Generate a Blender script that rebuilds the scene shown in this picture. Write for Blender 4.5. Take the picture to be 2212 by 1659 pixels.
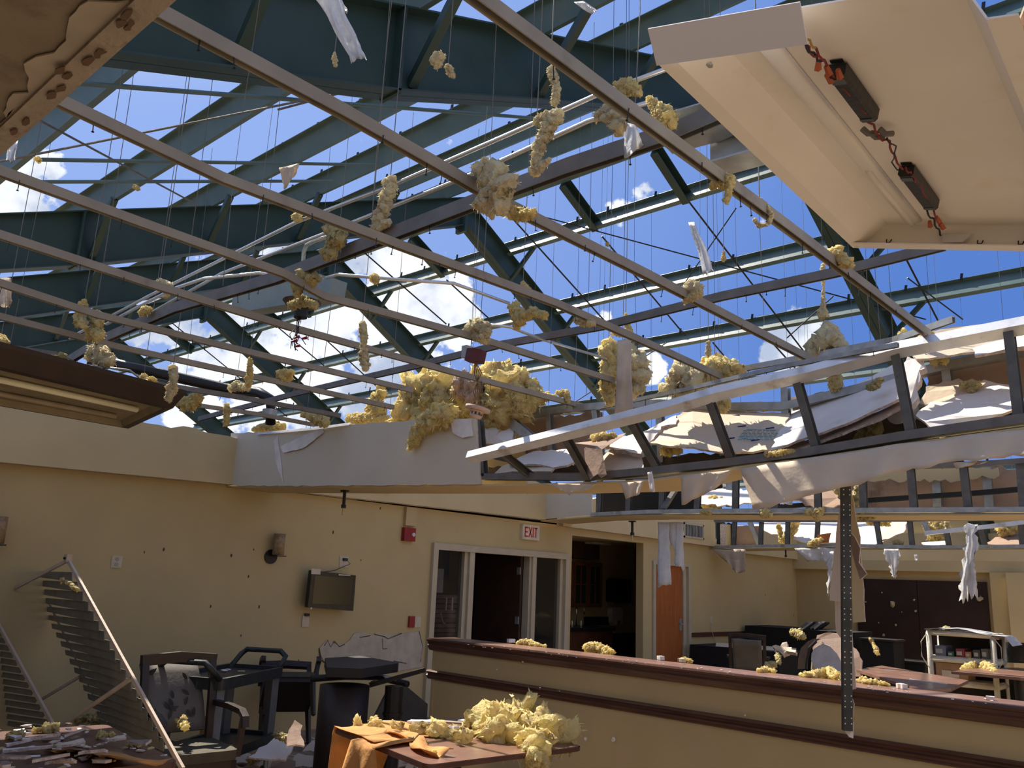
import bpy, bmesh, math, random
from mathutils import Vector, Matrix, noise
random.seed(7)
for o in list(bpy.data.objects): bpy.data.objects.remove(o)
SC = bpy.context.scene
COL = SC.collection
# ---------------------------------------------------------------- camera
F, PITCH, ROLL, YAW = 1831.24, 0.23043, 0.041306, 0.746124
EYE = Vector((0, 0, 1.6))
FWD = Vector((-math.sin(YAW)*math.cos(PITCH), math.cos(YAW)*math.cos(PITCH), math.sin(PITCH)))
_R = Vector((math.cos(YAW), math.sin(YAW), 0)); _U = _R.cross(FWD)
RIGHT = _R*math.cos(ROLL)+_U*math.sin(ROLL); UP = _U*math.cos(ROLL)-_R*math.sin(ROLL)
cam = bpy.data.cameras.new('camera'); co = bpy.data.objects.new('camera', cam); COL.objects.link(co)
cam.sensor_width = 36; cam.lens = 36*F/2212; cam.clip_start = .05; cam.clip_end = 500
M = Matrix((RIGHT, UP, -FWD)).transposed().to_4x4(); M.translation = EYE; co.matrix_world = M
SC.camera = co
# ---------------------------------------------------------------- light
SUN = Vector((-.59, .08, .80)).normalized()
w = bpy.data.worlds.new('sky'); SC.world = w; w.use_nodes = True
def build_sky():
    nt = w.node_tree; N = nt.nodes; L = nt.links
    for n in list(N): N.remove(n)
    def nd(t, **k):
        n = N.new(t)
        for a, b in k.items(): setattr(n, a, b)
        return n
    def val(n, i, v):
        if isinstance(v, bpy.types.NodeSocket): L.new(v, n.inputs[i])
        else: n.inputs[i].default_value = v
    def mth(op, a, b=0., clamp=False):
        n = nd('ShaderNodeMath', operation=op, use_clamp=clamp); val(n, 0, a); val(n, 1, b); return n.outputs[0]
    def mix(f, a, b):
        n = nd('ShaderNodeMix', data_type='RGBA'); val(n, 0, f); val(n, 6, a); val(n, 7, b); return n.outputs[2]
    tc = nd('ShaderNodeTexCoord').outputs['Generated']
    def dot(v):
        n = nd('ShaderNodeVectorMath', operation='DOT_PRODUCT'); L.new(tc, n.inputs[0]); n.inputs[1].default_value = v; return n.outputs['Value']
    def ramp(x, lo, hi):
        n = nd('ShaderNodeMapRange', interpolation_type='SMOOTHSTEP'); val(n, 0, x); n.inputs[1].default_value = lo; n.inputs[2].default_value = hi; return n.outputs[0]
    deep = (.100, .225, .64, 1); light = (.315, .465, .90, 1)
    sky = mix(ramp(dot((-.83, .10, .55)), .45, 1.02), deep, light)
    sky = mix(mth('MULTIPLY', ramp(dot((0, 0, 1)), .30, -.02), .35), sky, (.45, .60, .90, 1))
    sky = mix(ramp(dot(tuple(SUN)), .88, 1.0), sky, (.95, .98, 1.05, 1))
    # clouds: soft lobes broken up by noise
    def dirn(px, py): return (FWD*F+RIGHT*(px-1106)-UP*(py-829.5)).normalized()
    mask = None
    for px, py, r in [(840, 590, 75), (925, 665, 95), (850, 690, 90), (760, 720, 120), (640, 740, 150), (480, 740, 140), (560, 690, 110), (720, 650, 70), (660, 830, 130), (820, 800, 70),
                      (20, 430, 75), (1715, 752, 62), (620, 545, 60), (640, 600, 50), (1770, 760, 40), (1900, 500, 14), (1400, 800, 30), (420, 850, 60),
                      (-600, 300, 200), (-900, 700, 260), (2700, 500, 200), (3000, 800, 260)]:
        a = r/F
        d = dirn(px, py)
        m = mth('MULTIPLY', ramp(dot(d), math.cos(a*1.8), math.cos(a*.2)), .85)
        mask = m if mask is None else mth('MAXIMUM', mask, m)
    ns = nd('ShaderNodeTexNoise'); L.new(tc, ns.inputs['Vector']); ns.inputs['Scale'].default_value = 22; ns.inputs['Detail'].default_value = 7; ns.inputs['Roughness'].default_value = .55
    mask = mth('MAXIMUM', mask, mth('MULTIPLY', ramp(dot(tuple(FWD)), .45, -.1), .50))  # added cloud cover behind the camera, out of view, whitens the skylight
    k = mth('ADD', mask, mth('MULTIPLY', mth('SUBTRACT', ns.outputs[0], .5), 2.6))
    k = ramp(k, .44, .62)
    n2 = nd('ShaderNodeTexNoise'); L.new(tc, n2.inputs['Vector']); n2.inputs['Scale'].default_value = 9; n2.inputs['Detail'].default_value = 4
    shade = mix(ramp(mth('ADD', n2.outputs[0], mth('MULTIPLY', ns.outputs[0], .4)), .58, .78), (.52, .60, .76, 1), (1.05, 1.08, 1.12, 1))
    sky = mix(mth('MULTIPLY', k, .94), sky, shade)
    grd = mix(ramp(dot((0, 0, 1)), -.01, -.04), sky, (.12, .10, .07, 1))
    bg = nd('ShaderNodeBackground'); L.new(grd, bg.inputs[0]); bg.inputs[1].default_value = 1.0
    L.new(bg.outputs[0], nd('ShaderNodeOutputWorld').inputs[0])
build_sky()
sd = bpy.data.lights.new('sun', 'SUN'); sd.energy = 9.5; sd.angle = .0093; sd.color = (1, .92, .80)
so = bpy.data.objects.new('sun', sd); COL.objects.link(so); so.rotation_euler = SUN.to_track_quat('Z', 'Y').to_euler(); so.location = (0, 0, 20)
SC.view_settings.view_transform = 'Standard'; SC.view_settings.look = 'None'; SC.view_settings.gamma = 1
SC.view_settings.use_curve_mapping = False; SC.view_settings.exposure = 0.0
# ---------------------------------------------------------------- helpers
def ray(px, py): return FWD*F+RIGHT*(px-1106)-UP*(py-829.5)
def on(px, py, ax, v):
    d = ray(px, py); k = 'xyz'.index(ax); return EYE+d*((v-EYE[k])/d[k])
def oY(px, py, y): return on(px, py, 'y', y)
def oX(px, py, x): return on(px, py, 'x', x)
def oZ(px, py, z): return on(px, py, 'z', z)
YR, ZR, SN, SF = 9.05, 7.87, .41, .55
def roofz(y): return ZR-SN*(YR-y) if y < YR else ZR-SF*(y-YR)
def onnear(px, py, dz=0):
    d = ray(px, py); return EYE+d*((ZR+dz-SN*YR-EYE.z)/(d.z-SN*d.y))
def onfar(px, py, dz=0):
    d = ray(px, py); return EYE+d*((ZR+dz+SF*YR-EYE.z)/(d.z+SF*d.y))
def srgb(r, g, b):
    return tuple(((c/255)/12.92 if c/255 <= .04045 else ((c/255+.055)/1.055)**2.4) for c in (r, g, b))
MATS = {}
def mat(name, col, rough=.7, metal=0., vary=.15, scale=8, bump=.1, bscale=40, trans=0., stain=None, spec=.4, stretch=None, stscale=3):
    if name in MATS: return MATS[name]
    m = bpy.data.materials.new(name); m.use_nodes = True; nt = m.node_tree; N = nt.nodes; L = nt.links
    b = N['Principled BSDF']; b.inputs['Roughness'].default_value = rough; b.inputs['Metallic'].default_value = metal; b.inputs['Specular IOR Level'].default_value = spec
    tc = N.new('ShaderNodeTexCoord'); mp = N.new('ShaderNodeMapping'); L.new(tc.outputs['Object'], mp.inputs[0])
    if stretch: mp.inputs['Scale'].default_value = stretch
    n = N.new('ShaderNodeTexNoise'); n.inputs['Scale'].default_value = scale; n.inputs['Detail'].default_value = 6; L.new(mp.outputs[0], n.inputs['Vector'])
    cr = N.new('ShaderNodeValToRGB'); L.new(n.outputs[0], cr.inputs[0])
    cr.color_ramp.elements[0].position = .3; cr.color_ramp.elements[1].position = .7
    cr.color_ramp.elements[0].color = tuple(c*(1-vary) for c in col)+(1,); cr.color_ramp.elements[1].color = tuple(min(1, c*(1+vary)) for c in col)+(1,)
    out = cr.outputs[0]
    if stain:
        n3 = N.new('ShaderNodeTexNoise'); n3.inputs['Scale'].default_value = stscale; n3.inputs['Detail'].default_value = 9; n3.inputs['Roughness'].default_value = .65; L.new(mp.outputs[0], n3.inputs['Vector'])
        r3 = N.new('ShaderNodeMapRange'); r3.inputs[1].default_value = .56; r3.inputs[2].default_value = .70; L.new(n3.outputs[0], r3.inputs[0])
        mx = N.new('ShaderNodeMix'); mx.data_type = 'RGBA'; L.new(r3.outputs[0], mx.inputs[0]); L.new(out, mx.inputs[6]); mx.inputs[7].default_value = tuple(stain)+(1,); out = mx.outputs[2]
    L.new(out, b.inputs['Base Color'])
    if bump:
        nb = N.new('ShaderNodeTexNoise'); nb.inputs['Scale'].default_value = bscale; nb.inputs['Detail'].default_value = 5; L.new(mp.outputs[0], nb.inputs['Vector'])
        bp = N.new('ShaderNodeBump'); bp.inputs['Strength'].default_value = bump; bp.inputs['Distance'].default_value = .02; L.new(nb.outputs[0], bp.inputs['Height']); L.new(bp.outputs[0], b.inputs['Normal'])
    if trans:
        tr = N.new('ShaderNodeBsdfTranslucent'); L.new(out, tr.inputs[0])
        if bump: L.new(bp.outputs[0], tr.inputs['Normal'])
        ms = N.new('ShaderNodeMixShader'); ms.inputs[0].default_value = trans; L.new(b.outputs[0], ms.inputs[1]); L.new(tr.outputs[0], ms.inputs[2])
        L.new(ms.outputs[0], N['Material Output'].inputs[0])
    MATS[name] = m; return m
GREEN = mat('green painted steel', (.026, .055, .052), .45, 0, .12, 3, .03, stain=(.035, .055, .045))
GREENP = mat('green purlin steel', (.095, .155, .15), .35, 0, .12, 3, .03, stain=(.13, .17, .15))
GALV = mat('galvanised steel', (.40, .41, .40), .42, .55, .18, 14, .05, stain=(.25, .22, .18))
GALVD = mat('dusty galvanised steel', (.17, .16, .145), .6, .25, .2, 10, .05, stain=(.20, .15, .11))
CHAN = mat('dusty ceiling channel', (.30, .265, .205), .6, .2, .15, 5, .06, stain=(.21, .18, .14))
SHINY = mat('bright conduit', (.62, .62, .60), .28, .85, .08, 9, .02)
BLACK = mat('black metal', (.012, .012, .012), .5, 0, .2)
WALL = mat('beige painted wall', (.50, .39, .195), .75, 0, .05, 2, .06, 60, stain=(.51, .375, .215))
SOFF = mat('beige soffit paint', (.57, .455, .25), .75, 0, .05, 2, .05, 60)
GREYP = mat('grey beige soffit paint', (.62, .555, .43), .75, 0, .05, 2, .05, 60)
WHITET = mat('cream trim paint', (.47, .40, .28), .5, 0, .06)
GYP = mat('white gypsum board', (.80, .74, .69), .85, 0, .06, 4, .15, 30, stain=(.66, .55, .46))
GYPEDGE = mat('broken gypsum core', (.62, .50, .42), .95, 0, .25, 40, .6, 70)
PAPER = mat('tan drywall paper', (.64, .52, .385), .8, 0, .07, 5, .1, 30)
KRAFT = mat('brown kraft paper', (.30, .20, .14), .85, 0, .12, 5, .2, 30)
PINK = mat('ceiling board back', (.36, .24, .165), .85, 0, .12, 3, .1, stain=(.22, .14, .09))
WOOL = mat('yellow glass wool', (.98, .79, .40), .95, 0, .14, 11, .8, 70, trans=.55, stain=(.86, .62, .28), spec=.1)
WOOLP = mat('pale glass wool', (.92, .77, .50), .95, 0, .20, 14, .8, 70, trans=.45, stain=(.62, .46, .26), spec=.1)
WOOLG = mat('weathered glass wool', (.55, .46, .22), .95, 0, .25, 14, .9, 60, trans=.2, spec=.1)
PLAST = mat('torn white plastic sheet', (.80, .80, .80), .35, 0, .06, 12, .5, 20, trans=.45)
TANP = mat('torn tan plastic sheet', (.62, .52, .40), .6, 0, .1, 12, .5, 20, trans=.3)
DWOOD = mat('dark stained wood', (.095, .042, .026), .35, 0, .35, 3, .08, 30, stretch=(1, 12, 12))
DWOODF = mat('dark fixture wood', (.030, .017, .011), .5, 0, .3, 3, .08, 30)
TOPLAM = mat('brown laminate', (.20, .105, .072), .3, 0, .25, 5, .03, stain=(.27, .19, .14))
ORDOOR = mat('orange wood veneer', (.36, .105, .028), .45, 0, .18, 3, .03, stretch=(6, 6, .7))
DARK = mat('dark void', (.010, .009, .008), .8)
CHARC = mat('charcoal plastic', (.022, .026, .026), .45, 0, .25, 20, .1)
GLASS = mat('dark glass', (.02, .022, .02), .05, 0, .1, spec=.6)
def pane_mat():
    m = bpy.data.materials.new('clear dusty glass'); m.use_nodes = True; N = m.node_tree.nodes; L = m.node_tree.links; b = N['Principled BSDF']; b.inputs['Base Color'].default_value = (.03, .03, .028, 1); b.inputs['Roughness'].default_value = .06
    t = N.new('ShaderNodeBsdfTransparent'); x = N.new('ShaderNodeMixShader'); x.inputs[0].default_value = .68; L.new(b.outputs[0], x.inputs[1]); L.new(t.outputs[0], x.inputs[2]); L.new(x.outputs[0], N['Material Output'].inputs[0]); return m
PANE = pane_mat()
WHITEM = mat('white enamel', (.90, .85, .76), .40, 0, .05, 2, .01, stain=(.84, .76, .62))
WHITEL = mat('white enamel lip', (.72, .70, .70), .4, 0, .04, 2, .01)
REDP = mat('red fire device', (.25, .012, .016), .4)
WPLATE = mat('white plate', (.55, .48, .36), .5)
ORCLOTH = mat('orange cloth', (.62, .31, .10), .85, 0, .15, 6, .4, 25, trans=.25)
SLAT = mat('grey louver slat', (.19, .185, .15), .5, .2, .2, 6, .05)
LOUVR = mat('cream louver rail', (.55, .44, .33), .5, 0, .08)
UPHOL = mat('leaf pattern upholstery', (.13, .115, .10), .9, 0, .15, 5, .1)
SEATM = mat('olive seat fabric', (.075, .062, .038), .85, 0, .15)
CARD = mat('cardboard', (.34, .21, .11), .8)
FLOORM = mat('dusty floor', (.30, .22, .145), .8, 0, .3, 5, .2, stain=(.50, .42, .32))
MAROON = mat('maroon siding', (.10, .025, .035), .6)

class MB:
    def __init__(s): s.v = []; s.f = []; s.m = []
    def add(s, vs, fs, mi=0):
        b = len(s.v); s.v += [Vector(v) for v in vs]; s.f += [tuple(i+b for i in f) for f in fs]; s.m += [mi]*len(fs); return s
    def box(s, a, b, mi=0):
        x0, y0, z0 = (min(a[i], b[i]) for i in range(3)); x1, y1, z1 = (max(a[i], b[i]) for i in range(3))
        return s.add([(x0, y0, z0), (x1, y0, z0), (x1, y1, z0), (x0, y1, z0), (x0, y0, z1), (x1, y0, z1), (x1, y1, z1), (x0, y1, z1)],
                     [(0, 3, 2, 1), (4, 5, 6, 7), (0, 1, 5, 4), (1, 2, 6, 5), (2, 3, 7, 6), (3, 0, 4, 7)], mi)
    def sweep(s, path, prof, up=(0, 0, 1), mi=0, cap=True, scale=None, twist=0.):
        path = [Vector(p) for p in path]; up = Vector(up); n = len(prof); b = []
        for i, p in enumerate(path):
            t = ((path[i]-path[i-1]).normalized() if i else Vector()) + ((path[i+1]-path[i]).normalized() if i < len(path)-1 else Vector()); t.normalize()
            sd = t.cross(up)
            if sd.length < 1e-4: sd = t.cross(Vector((0, 1, 0)))
            sd.normalize(); u = sd.cross(t).normalized()
            if twist:
                a = twist*i/(len(path)-1); sd, u = sd*math.cos(a)+u*math.sin(a), u*math.cos(a)-sd*math.sin(a)
            k = 1 if scale is None else scale[i]
            b.append([p+sd*(q[0]*k)+u*(q[1]*k) for q in prof])
        vs = [v for r in b for v in r]; fs = []
        for i in range(len(path)-1):
            for j in range(n):
                fs.append((i*n+j, i*n+(j+1) % n, (i+1)*n+(j+1) % n, (i+1)*n+j))
        if cap: fs.append(tuple(range(n))[::-1]); fs.append(tuple((len(path)-1)*n+j for j in range(n)))
        return s.add(vs, fs, mi)
    def bar(s, a, b, w, h, up=(0, 0, 1), mi=0): return s.sweep([a, b], rect(w, h), up, mi)
    def tube(s, path, r, n=8, mi=0, scale=None): return s.sweep(path, [(math.cos(k*2*math.pi/n)*r, math.sin(k*2*math.pi/n)*r) for k in range(n)], (0.01, .02, 1), mi, True, scale)
    def slab(s, pts, th, nrm=None, jag=0., step=.05, mi=0, mi2=None):
        pts = [Vector(p) for p in pts]; q = []
        nr = Vector()
        for i in range(len(pts)): nr += pts[i].cross(pts[(i+1) % len(pts)])
        nr.normalize()
        for i, p in enumerate(pts):
            r = pts[(i+1) % len(pts)]; L = (r-p).length; k = max(1, int(L/step)) if jag else 1; side = (r-p).cross(nr); side.normalize() if side.length else None
            for j in range(k):
                q.append(p.lerp(r, j/k)+(side*random.uniform(-jag, jag) if (jag and j) else Vector()))
        n = len(q); back = [p-nr*th for p in q]
        s.add(q+back, [tuple(range(n)), tuple(range(2*n-1, n-1, -1))], mi)
        s.add(q+back, [(i, n+i, n+(i+1) % n, (i+1) % n) for i in range(n)], mi if mi2 is None else mi2)
        return s
    def cyl(s, c, r, h, ax=(0, 0, 1), n=16, r2=None, mi=0):
        c = Vector(c); ax = Vector(ax).normalized(); return s.sweep([c, c+ax*h], [(math.cos(k*2*math.pi/n), math.sin(k*2*math.pi/n)) for k in range(n)], (.31, .2, .93) if abs(ax.z) > .9 else (0, 0, 1), mi, True, [r, r if r2 is None else r2])
    def sheet(s, rows, th=.002, mi=0, ripple=0., seed=0):
        nr = len(rows); nc = len(rows[0]); vs = []
        for i, r in enumerate(rows):
            for j, p in enumerate(r):
                p = Vector(p)
                if ripple: p = p+noise.noise_vector(p*6+Vector((seed, 0, 0)))*ripple
                vs.append(p)
        fs = [(i*nc+j, i*nc+j+1, (i+1)*nc+j+1, (i+1)*nc+j) for i in range(nr-1) for j in range(nc-1)]
        nrm = []
        for i in range(nr):
            for j in range(nc):
                a = vs[min(i+1, nr-1)*nc+j]-vs[max(i-1, 0)*nc+j]; b = vs[i*nc+min(j+1, nc-1)]-vs[i*nc+max(j-1, 0)]
                c = a.cross(b); c.normalize(); nrm.append(c)
        n = nr*nc; back = [vs[i]-nrm[i]*th for i in range(n)]
        bf = [tuple(reversed([k+n for k in f])) for f in fs]
        ring = [j for j in range(nc)]+[i*nc+nc-1 for i in range(1, nr)]+[(nr-1)*nc+j for j in range(nc-2, -1, -1)]+[i*nc for i in range(nr-2, 0, -1)]
        sf = [(ring[i], n+ring[i], n+ring[(i+1) % len(ring)], ring[(i+1) % len(ring)]) for i in range(len(ring))]
        return s.add(vs+back, fs+bf+sf, mi)
    def build(s, name, ms, parent=None, smooth=False, **tagk):
        me = bpy.data.meshes.new(name); ms = ms if isinstance(ms, (list, tuple)) else [ms]
        lo = [min(v[i] for v in s.v) for i in range(3)]; hi = [max(v[i] for v in s.v) for i in range(3)]
        if parent is None: org = Vector(((lo[0]+hi[0])/2, (lo[1]+hi[1])/2, lo[2])); off = org
        else: off = ORG[parent.name]; org = Vector()
        me.from_pydata([v-off for v in s.v], [], s.f)
        for m in ms: me.materials.append(m)
        for p, k in zip(me.polygons, s.m): p.material_index = k; p.use_smooth = smooth
        bm = bmesh.new(); bm.from_mesh(me); bmesh.ops.recalc_face_normals(bm, faces=bm.faces); bm.to_mesh(me); bm.free()
        o = bpy.data.objects.new(name, me); COL.objects.link(o); o.location = org
        ORG[o.name] = off
        if parent is not None: o.parent = parent
        for k, v in tagk.items(): o[k] = v
        return o
ORG = {}
def rect(w, h): return [(-w/2, -h/2), (w/2, -h/2), (w/2, h/2), (-w/2, h/2)]
def uprof(w, h, t=.004):      # web at -h/2, legs up
    return [(-w/2, -h/2), (w/2, -h/2), (w/2, h/2), (w/2-t, h/2), (w/2-t, -h/2+t), (-w/2+t, -h/2+t), (-w/2+t, h/2), (-w/2, h/2)]
def cprof(w, h, t=.004):      # C open to +x: web at -w/2
    return [(-w/2, -h/2), (w/2, -h/2), (w/2, -h/2+t), (-w/2+t, -h/2+t), (-w/2+t, h/2-t), (w/2, h/2-t), (w/2, h/2), (-w/2, h/2)]
def zprof(h, fl, t=.006):     # Z purlin: top flange to +x, bottom flange to -x
    return [(-t/2, h/2), (fl, h/2), (fl, h/2-t), (t/2, h/2-t), (t/2, -h/2), (-fl, -h/2), (-fl, -h/2+t), (-t/2, -h/2+t)]
def iprof(w, h, t=.012, tw=.008):
    return [(-w/2, -h/2), (w/2, -h/2), (w/2, -h/2+t), (tw/2, -h/2+t), (tw/2, h/2-t), (w/2, h/2-t), (w/2, h/2), (-w/2, h/2), (-w/2, h/2-t), (-tw/2, h/2-t), (-tw/2, -h/2+t), (-w/2, -h/2+t)]
def thing(name, label, cat, loc=(0, 0, 0), group=None):
    o = bpy.data.objects.new(name, None); COL.objects.link(o); o.location = loc; ORG[o.name] = Vector(loc); o.empty_display_size = .1
    o['label'] = label; o['category'] = cat
    if group: o['group'] = group
    return o
def T(label, cat, group=None):
    d = dict(label=label, category=cat)
    if group: d['group'] = group
    return d
def S(): return dict(kind='structure')

# ================================================================ SETTING
XW, YF = -8.0, 17.84
MB().box((-24, -6, -.12), (8, 24, 0)).build('floor', FLOORM, **S())
fl = bpy.data.objects['floor']
# left wall with its openings (storefront, kitchenette recess, orange door)
wl = MB()
def wseg(y0, y1, z0, z1): wl.box((XW-.14, y0, z0), (XW, y1, z1))
wseg(-6, 7.30, 0, 2.46); wseg(7.30, 10.02, 2.05, 2.46); wseg(10.02, 10.12, 0, 2.46); wseg(10.12, 12.02, 2.33, 2.46)
wseg(12.02, 12.30, 0, 2.46); wseg(12.30, 13.42, 2.03, 2.46); wseg(13.42, YF+.14, 0, 2.46)
wl.build('wall_left', WALL, **S())
# far wall
MB().box((XW, YF, 0), (8, YF+.14, 3.4)).build('wall_far', WALL, **S())
MB().box((7.9, -6, 0), (8, YF, 2.45)).build('wall_right', WALL, **S())
MB().box((-8, -6, 0), (8, -5.9, 2.45)).build('wall_back', WALL, **S())
MB().box((-8, -6, 2.45), (8, -2.2, 2.6)).build('ceiling', SOFF, **S())
# tray fascia along the left wall, bays between the soffit beams, torn top edge
def fascia(name, y0, y1, z0a, z0b, zt, label, seed):
    random.seed(seed); m = MB(); n = max(4, int((y1-y0)/.12))
    top = []; 
    for i in range(n+1):
        t = i/n; y = y0+(y1-y0)*t; top.append((y, zt(y)+random.uniform(-.018, .018)))
    bot = [(y0+(y1-y0)*i/n, z0a+(z0b-z0a)*i/n) for i in range(n+1)]
    xf = XW+.12
    fr = [Vector((xf, y, z)) for y, z in bot]+[Vector((xf, y, z)) for y, z in reversed(top)]
    N = len(fr); bk = [v-Vector((.12, 0, 0)) for v in fr]
    m.add(fr+bk, [tuple(range(N)), tuple(range(2*N-1, N-1, -1))]); m.add(fr+bk, [(i, N+i, N+(i+1) % N, (i+1) % N) for i in range(N)], 1)
    return m.build(name, [SOFF, GYPEDGE], **S())
fascia('trim_1', -1, 4.44, 2.33, 2.455, lambda y: 3.02-.03*max(0, y-1)+.02*math.sin(y*5), '', 1)
fascia('trim_2', 4.98, 9.35, 2.46, 2.50, lambda y: 3.0+.02*math.sin(y*3), '', 2)
fascia('trim_3', 9.75, 14.2, 2.44, 2.40, lambda y: 2.92+.02*math.sin(y*3), '', 3)
fascia('trim_4', 14.6, YF, 2.34, 2.33, lambda y: 2.85, '', 4)
# far fascia under the third soffit
MB().box((-8, YF-.15, 2.14), (8, YF, 2.85)).build('trim_5', SOFF, **S())
# chair rails on the walls
def rail_prof(h=.09, d=.03): return [(0, 0), (-d*.5, .005), (-d, h*.2), (-d*.7, h*.35), (-d, h*.5), (-d*.7, h*.68), (-d*.9, h*.85), (-d*.4, h), (0, h)]
MB().box((XW, 13.5, .81), (XW+.03, YF-.01, .885)).build('trim_6', DWOOD, **S())
MB().box((XW+.03, YF-.03, .81), (-6.72, YF, .885)).build('trim_7', DWOOD, **S())
# pilasters on the far wall
MB().box((-4.22, YF-.20, 0), (-3.93, YF, 2.14)).build('trim_8', WALL, **S())
MB().box((-3.93, YF-.32, 0), (-3.62, YF, 2.14)).build('trim_9', SOFF, **S())
MB().box((-3.62, YF-.12, 0), (-3.35, YF, 2.14)).build('trim_10', WALL, **S())

# ---- storefront in the left wall
sf = MB()
def fr(y0, y1, z0, z1, d=.05): sf.box((XW-.10, y0, z0), (XW+d, y1, z1))
FZ = 2.05
fr(7.30, 7.38, 0, FZ-.08); fr(9.93, 10.01, 0, FZ-.08); fr(7.30, 10.01, FZ-.08, FZ)
fr(7.95, 8.03, 0, FZ-.08, .04); fr(9.20, 9.28, 0, FZ-.08, .04)
fr(8.03, 8.07, 0, FZ-.08, .01); fr(9.16, 9.20, 0, FZ-.08, .01); fr(7.89, 7.95, .0, FZ-.08, .0); fr(9.86, 9.93, .0, FZ-.08, .0)
fr(7.38, 7.95, .38, .44, .03); fr(9.28, 9.93, .38, .44, .03); sf.box((XW-.10, 7.38, 0), (XW-.04, 7.9, .4)); sf.box((XW-.10, 9.28, 0), (XW-.04, 9.93, .4))
s0 = sf.build('window_1', WHITET, **S())
MB().box((XW-.06, 7.38, .44), (XW-.05, 7.89, FZ-.08)).build('pane', PANE, s0)
MB().box((XW-.06, 9.28, .44), (XW-.05, 9.86, FZ-.08)).build('pane', PANE, s0)
# dark corridor room behind the storefront
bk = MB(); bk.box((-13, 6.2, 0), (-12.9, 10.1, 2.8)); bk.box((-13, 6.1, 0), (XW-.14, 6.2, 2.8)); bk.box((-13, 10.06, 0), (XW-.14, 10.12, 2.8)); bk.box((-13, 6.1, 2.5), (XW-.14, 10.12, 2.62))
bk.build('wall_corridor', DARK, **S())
# open timber door leaf folded into the corridor
d0 = MB().box((XW-.98, 9.10, .02), (XW-.10, 9.145, 1.97)).build('door_1', mat('dark door wood', (.055, .028, .018), .5), **S())
for z in (.35, 1.05, 1.72): MB().box((XW-.16, 9.085, z), (XW-.10, 9.10, z+.1)).build('hinge', GALV, d0)
# maroon slatted board, picture and a white bracket seen through the left sidelight
xb = -8.5; ya_, yb_ = oX(940, 1330, xb).y, oX(986, 1330, xb).y; zb_ = oX(960, 1283, xb).z
rt = thing('slatted_board', 'maroon horizontal slatted board leaning behind the left glass sidelight', 'board', (xb, (ya_+yb_)/2, 0))
for i in range(17):
    MB().box((xb-.04, ya_, zb_-.06-i*.062), (xb-.005*(i % 2), yb_, zb_-.012-i*.062)).build('slat', mat('maroon siding', (.20, .05, .07), .6), rt)
for px in (962, 975): yy = oX(px, 1300, xb).y; MB().box((xb+.001, yy, oX(px, 1318, xb).z), (xb+.012, yy+.022, oX(px, 1291, xb).z)).build('bracket', WHITET, rt)
MB().box((xb-.02, ya_, oX(945, 1280, xb).z), (xb, oX(958, 1250, xb).y, oX(945, 1228, xb).z)).build('paper_notice', mat('pale notice', (.45, .46, .50), .6), **T('pale grey sheet above the maroon slats behind the glass', 'notice'))
MB().tube([oX(952, 1325, -8.4), oX(957, 1345, -8.4), oX(962, 1348, -8.4)], .012, 6).build('white_brace', WHITET, **T('short white bent strip in front of the maroon slats', 'strip'))
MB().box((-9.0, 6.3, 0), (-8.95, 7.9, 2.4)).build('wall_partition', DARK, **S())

# ---- kitchenette recess
kx = -9.9
def kY(px, x): return oX(px, 1250, x).y
def kZ(px, py, x): return oX(px, py, x).z
kr = MB(); kr.box((kx-.1, 10.12, 0), (kx, 15.2, 2.6)); kr.box((kx, 15.2, 0), (XW-.14, 15.3, 2.6)); kr.box((kx, 10.12, 0), (XW-.14, 10.14, 2.6)); kr.box((kx, 10.12, 2.38), (XW-.14, 15.2, 2.45))
kr.build('wall_recess', WALL, **S())
cab = thing('hanging_cabinet', 'reddish brown wall cabinet with glazed doors in the kitchenette recess', 'cabinet', (kx+.2, kY(1265, kx), 1.3))
CABW = mat('red brown cabinet wood', (.12, .045, .02), .5, 0, .2, 4)
x_ = kx+.32; y0c, y1c = kY(1205, x_), kY(1300, x_); zt, zb = kZ(1280, 1215, x_), kZ(1280, 1312, x_)
MB().box((kx+.01, y0c, zb), (x_, y1c, zt)).build('body', CABW, cab)
nd_ = 3; wd_ = (y1c-y0c)/nd_
for k in range(nd_):
    a_, b_ = y0c+wd_*k+.01, y0c+wd_*(k+1)-.01; m = MB(); x = x_
    for p, q, c, d in ((a_, a_+.05, zb+.02, zt-.02), (b_-.05, b_, zb+.02, zt-.02), (a_+.05, b_-.05, zb+.02, zb+.07), (a_+.05, b_-.05, zt-.07, zt-.02), ((a_+b_)/2-.012, (a_+b_)/2+.012, zb+.07, zt-.07), (a_+.05, b_-.05, (zb+zt)/2-.012, (zb+zt)/2+.012)): m.box((x, p, c), (x+.02, q, d))
    dd = m.build('door', CABW, cab); MB().box((x+.002, a_+.05, zb+.07), (x+.006, b_-.05, zt-.07)).build('pane', GLASS, dd)
for px0, px1, lb in ((1236, 1262, 'dark open box shelf above the kitchenette cabinet, left'), (1264, 1294, 'dark open box shelf above the kitchenette cabinet, right')):
    MB().box((kx+.01, kY(px0, x_), kZ(1270, 1207, x_)), (x_, kY(px1, x_), kZ(1270, 1172, x_))).build('storage_box', mat('dark box', (.05, .028, .018), .7), **T(lb, 'box'))
MB().box((x_-.1, kY(1262, x_), kZ(1280, 1176, x_)), (x_+.2, kY(1300, x_), kZ(1280, 1164, x_))).build('ceiling_lamp', mat('white lamp cover', (.62, .60, .52), .5), **T('white rectangular lamp cover under the kitchenette ceiling', 'lamp'))
ck = thing('sink_counter', 'dark kitchenette counter with an apron and backsplash', 'counter', (kx+.3, kY(1270, kx), 0))
y0c, y1c = kY(1200, kx+.6), kY(1325, kx+.6)
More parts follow.
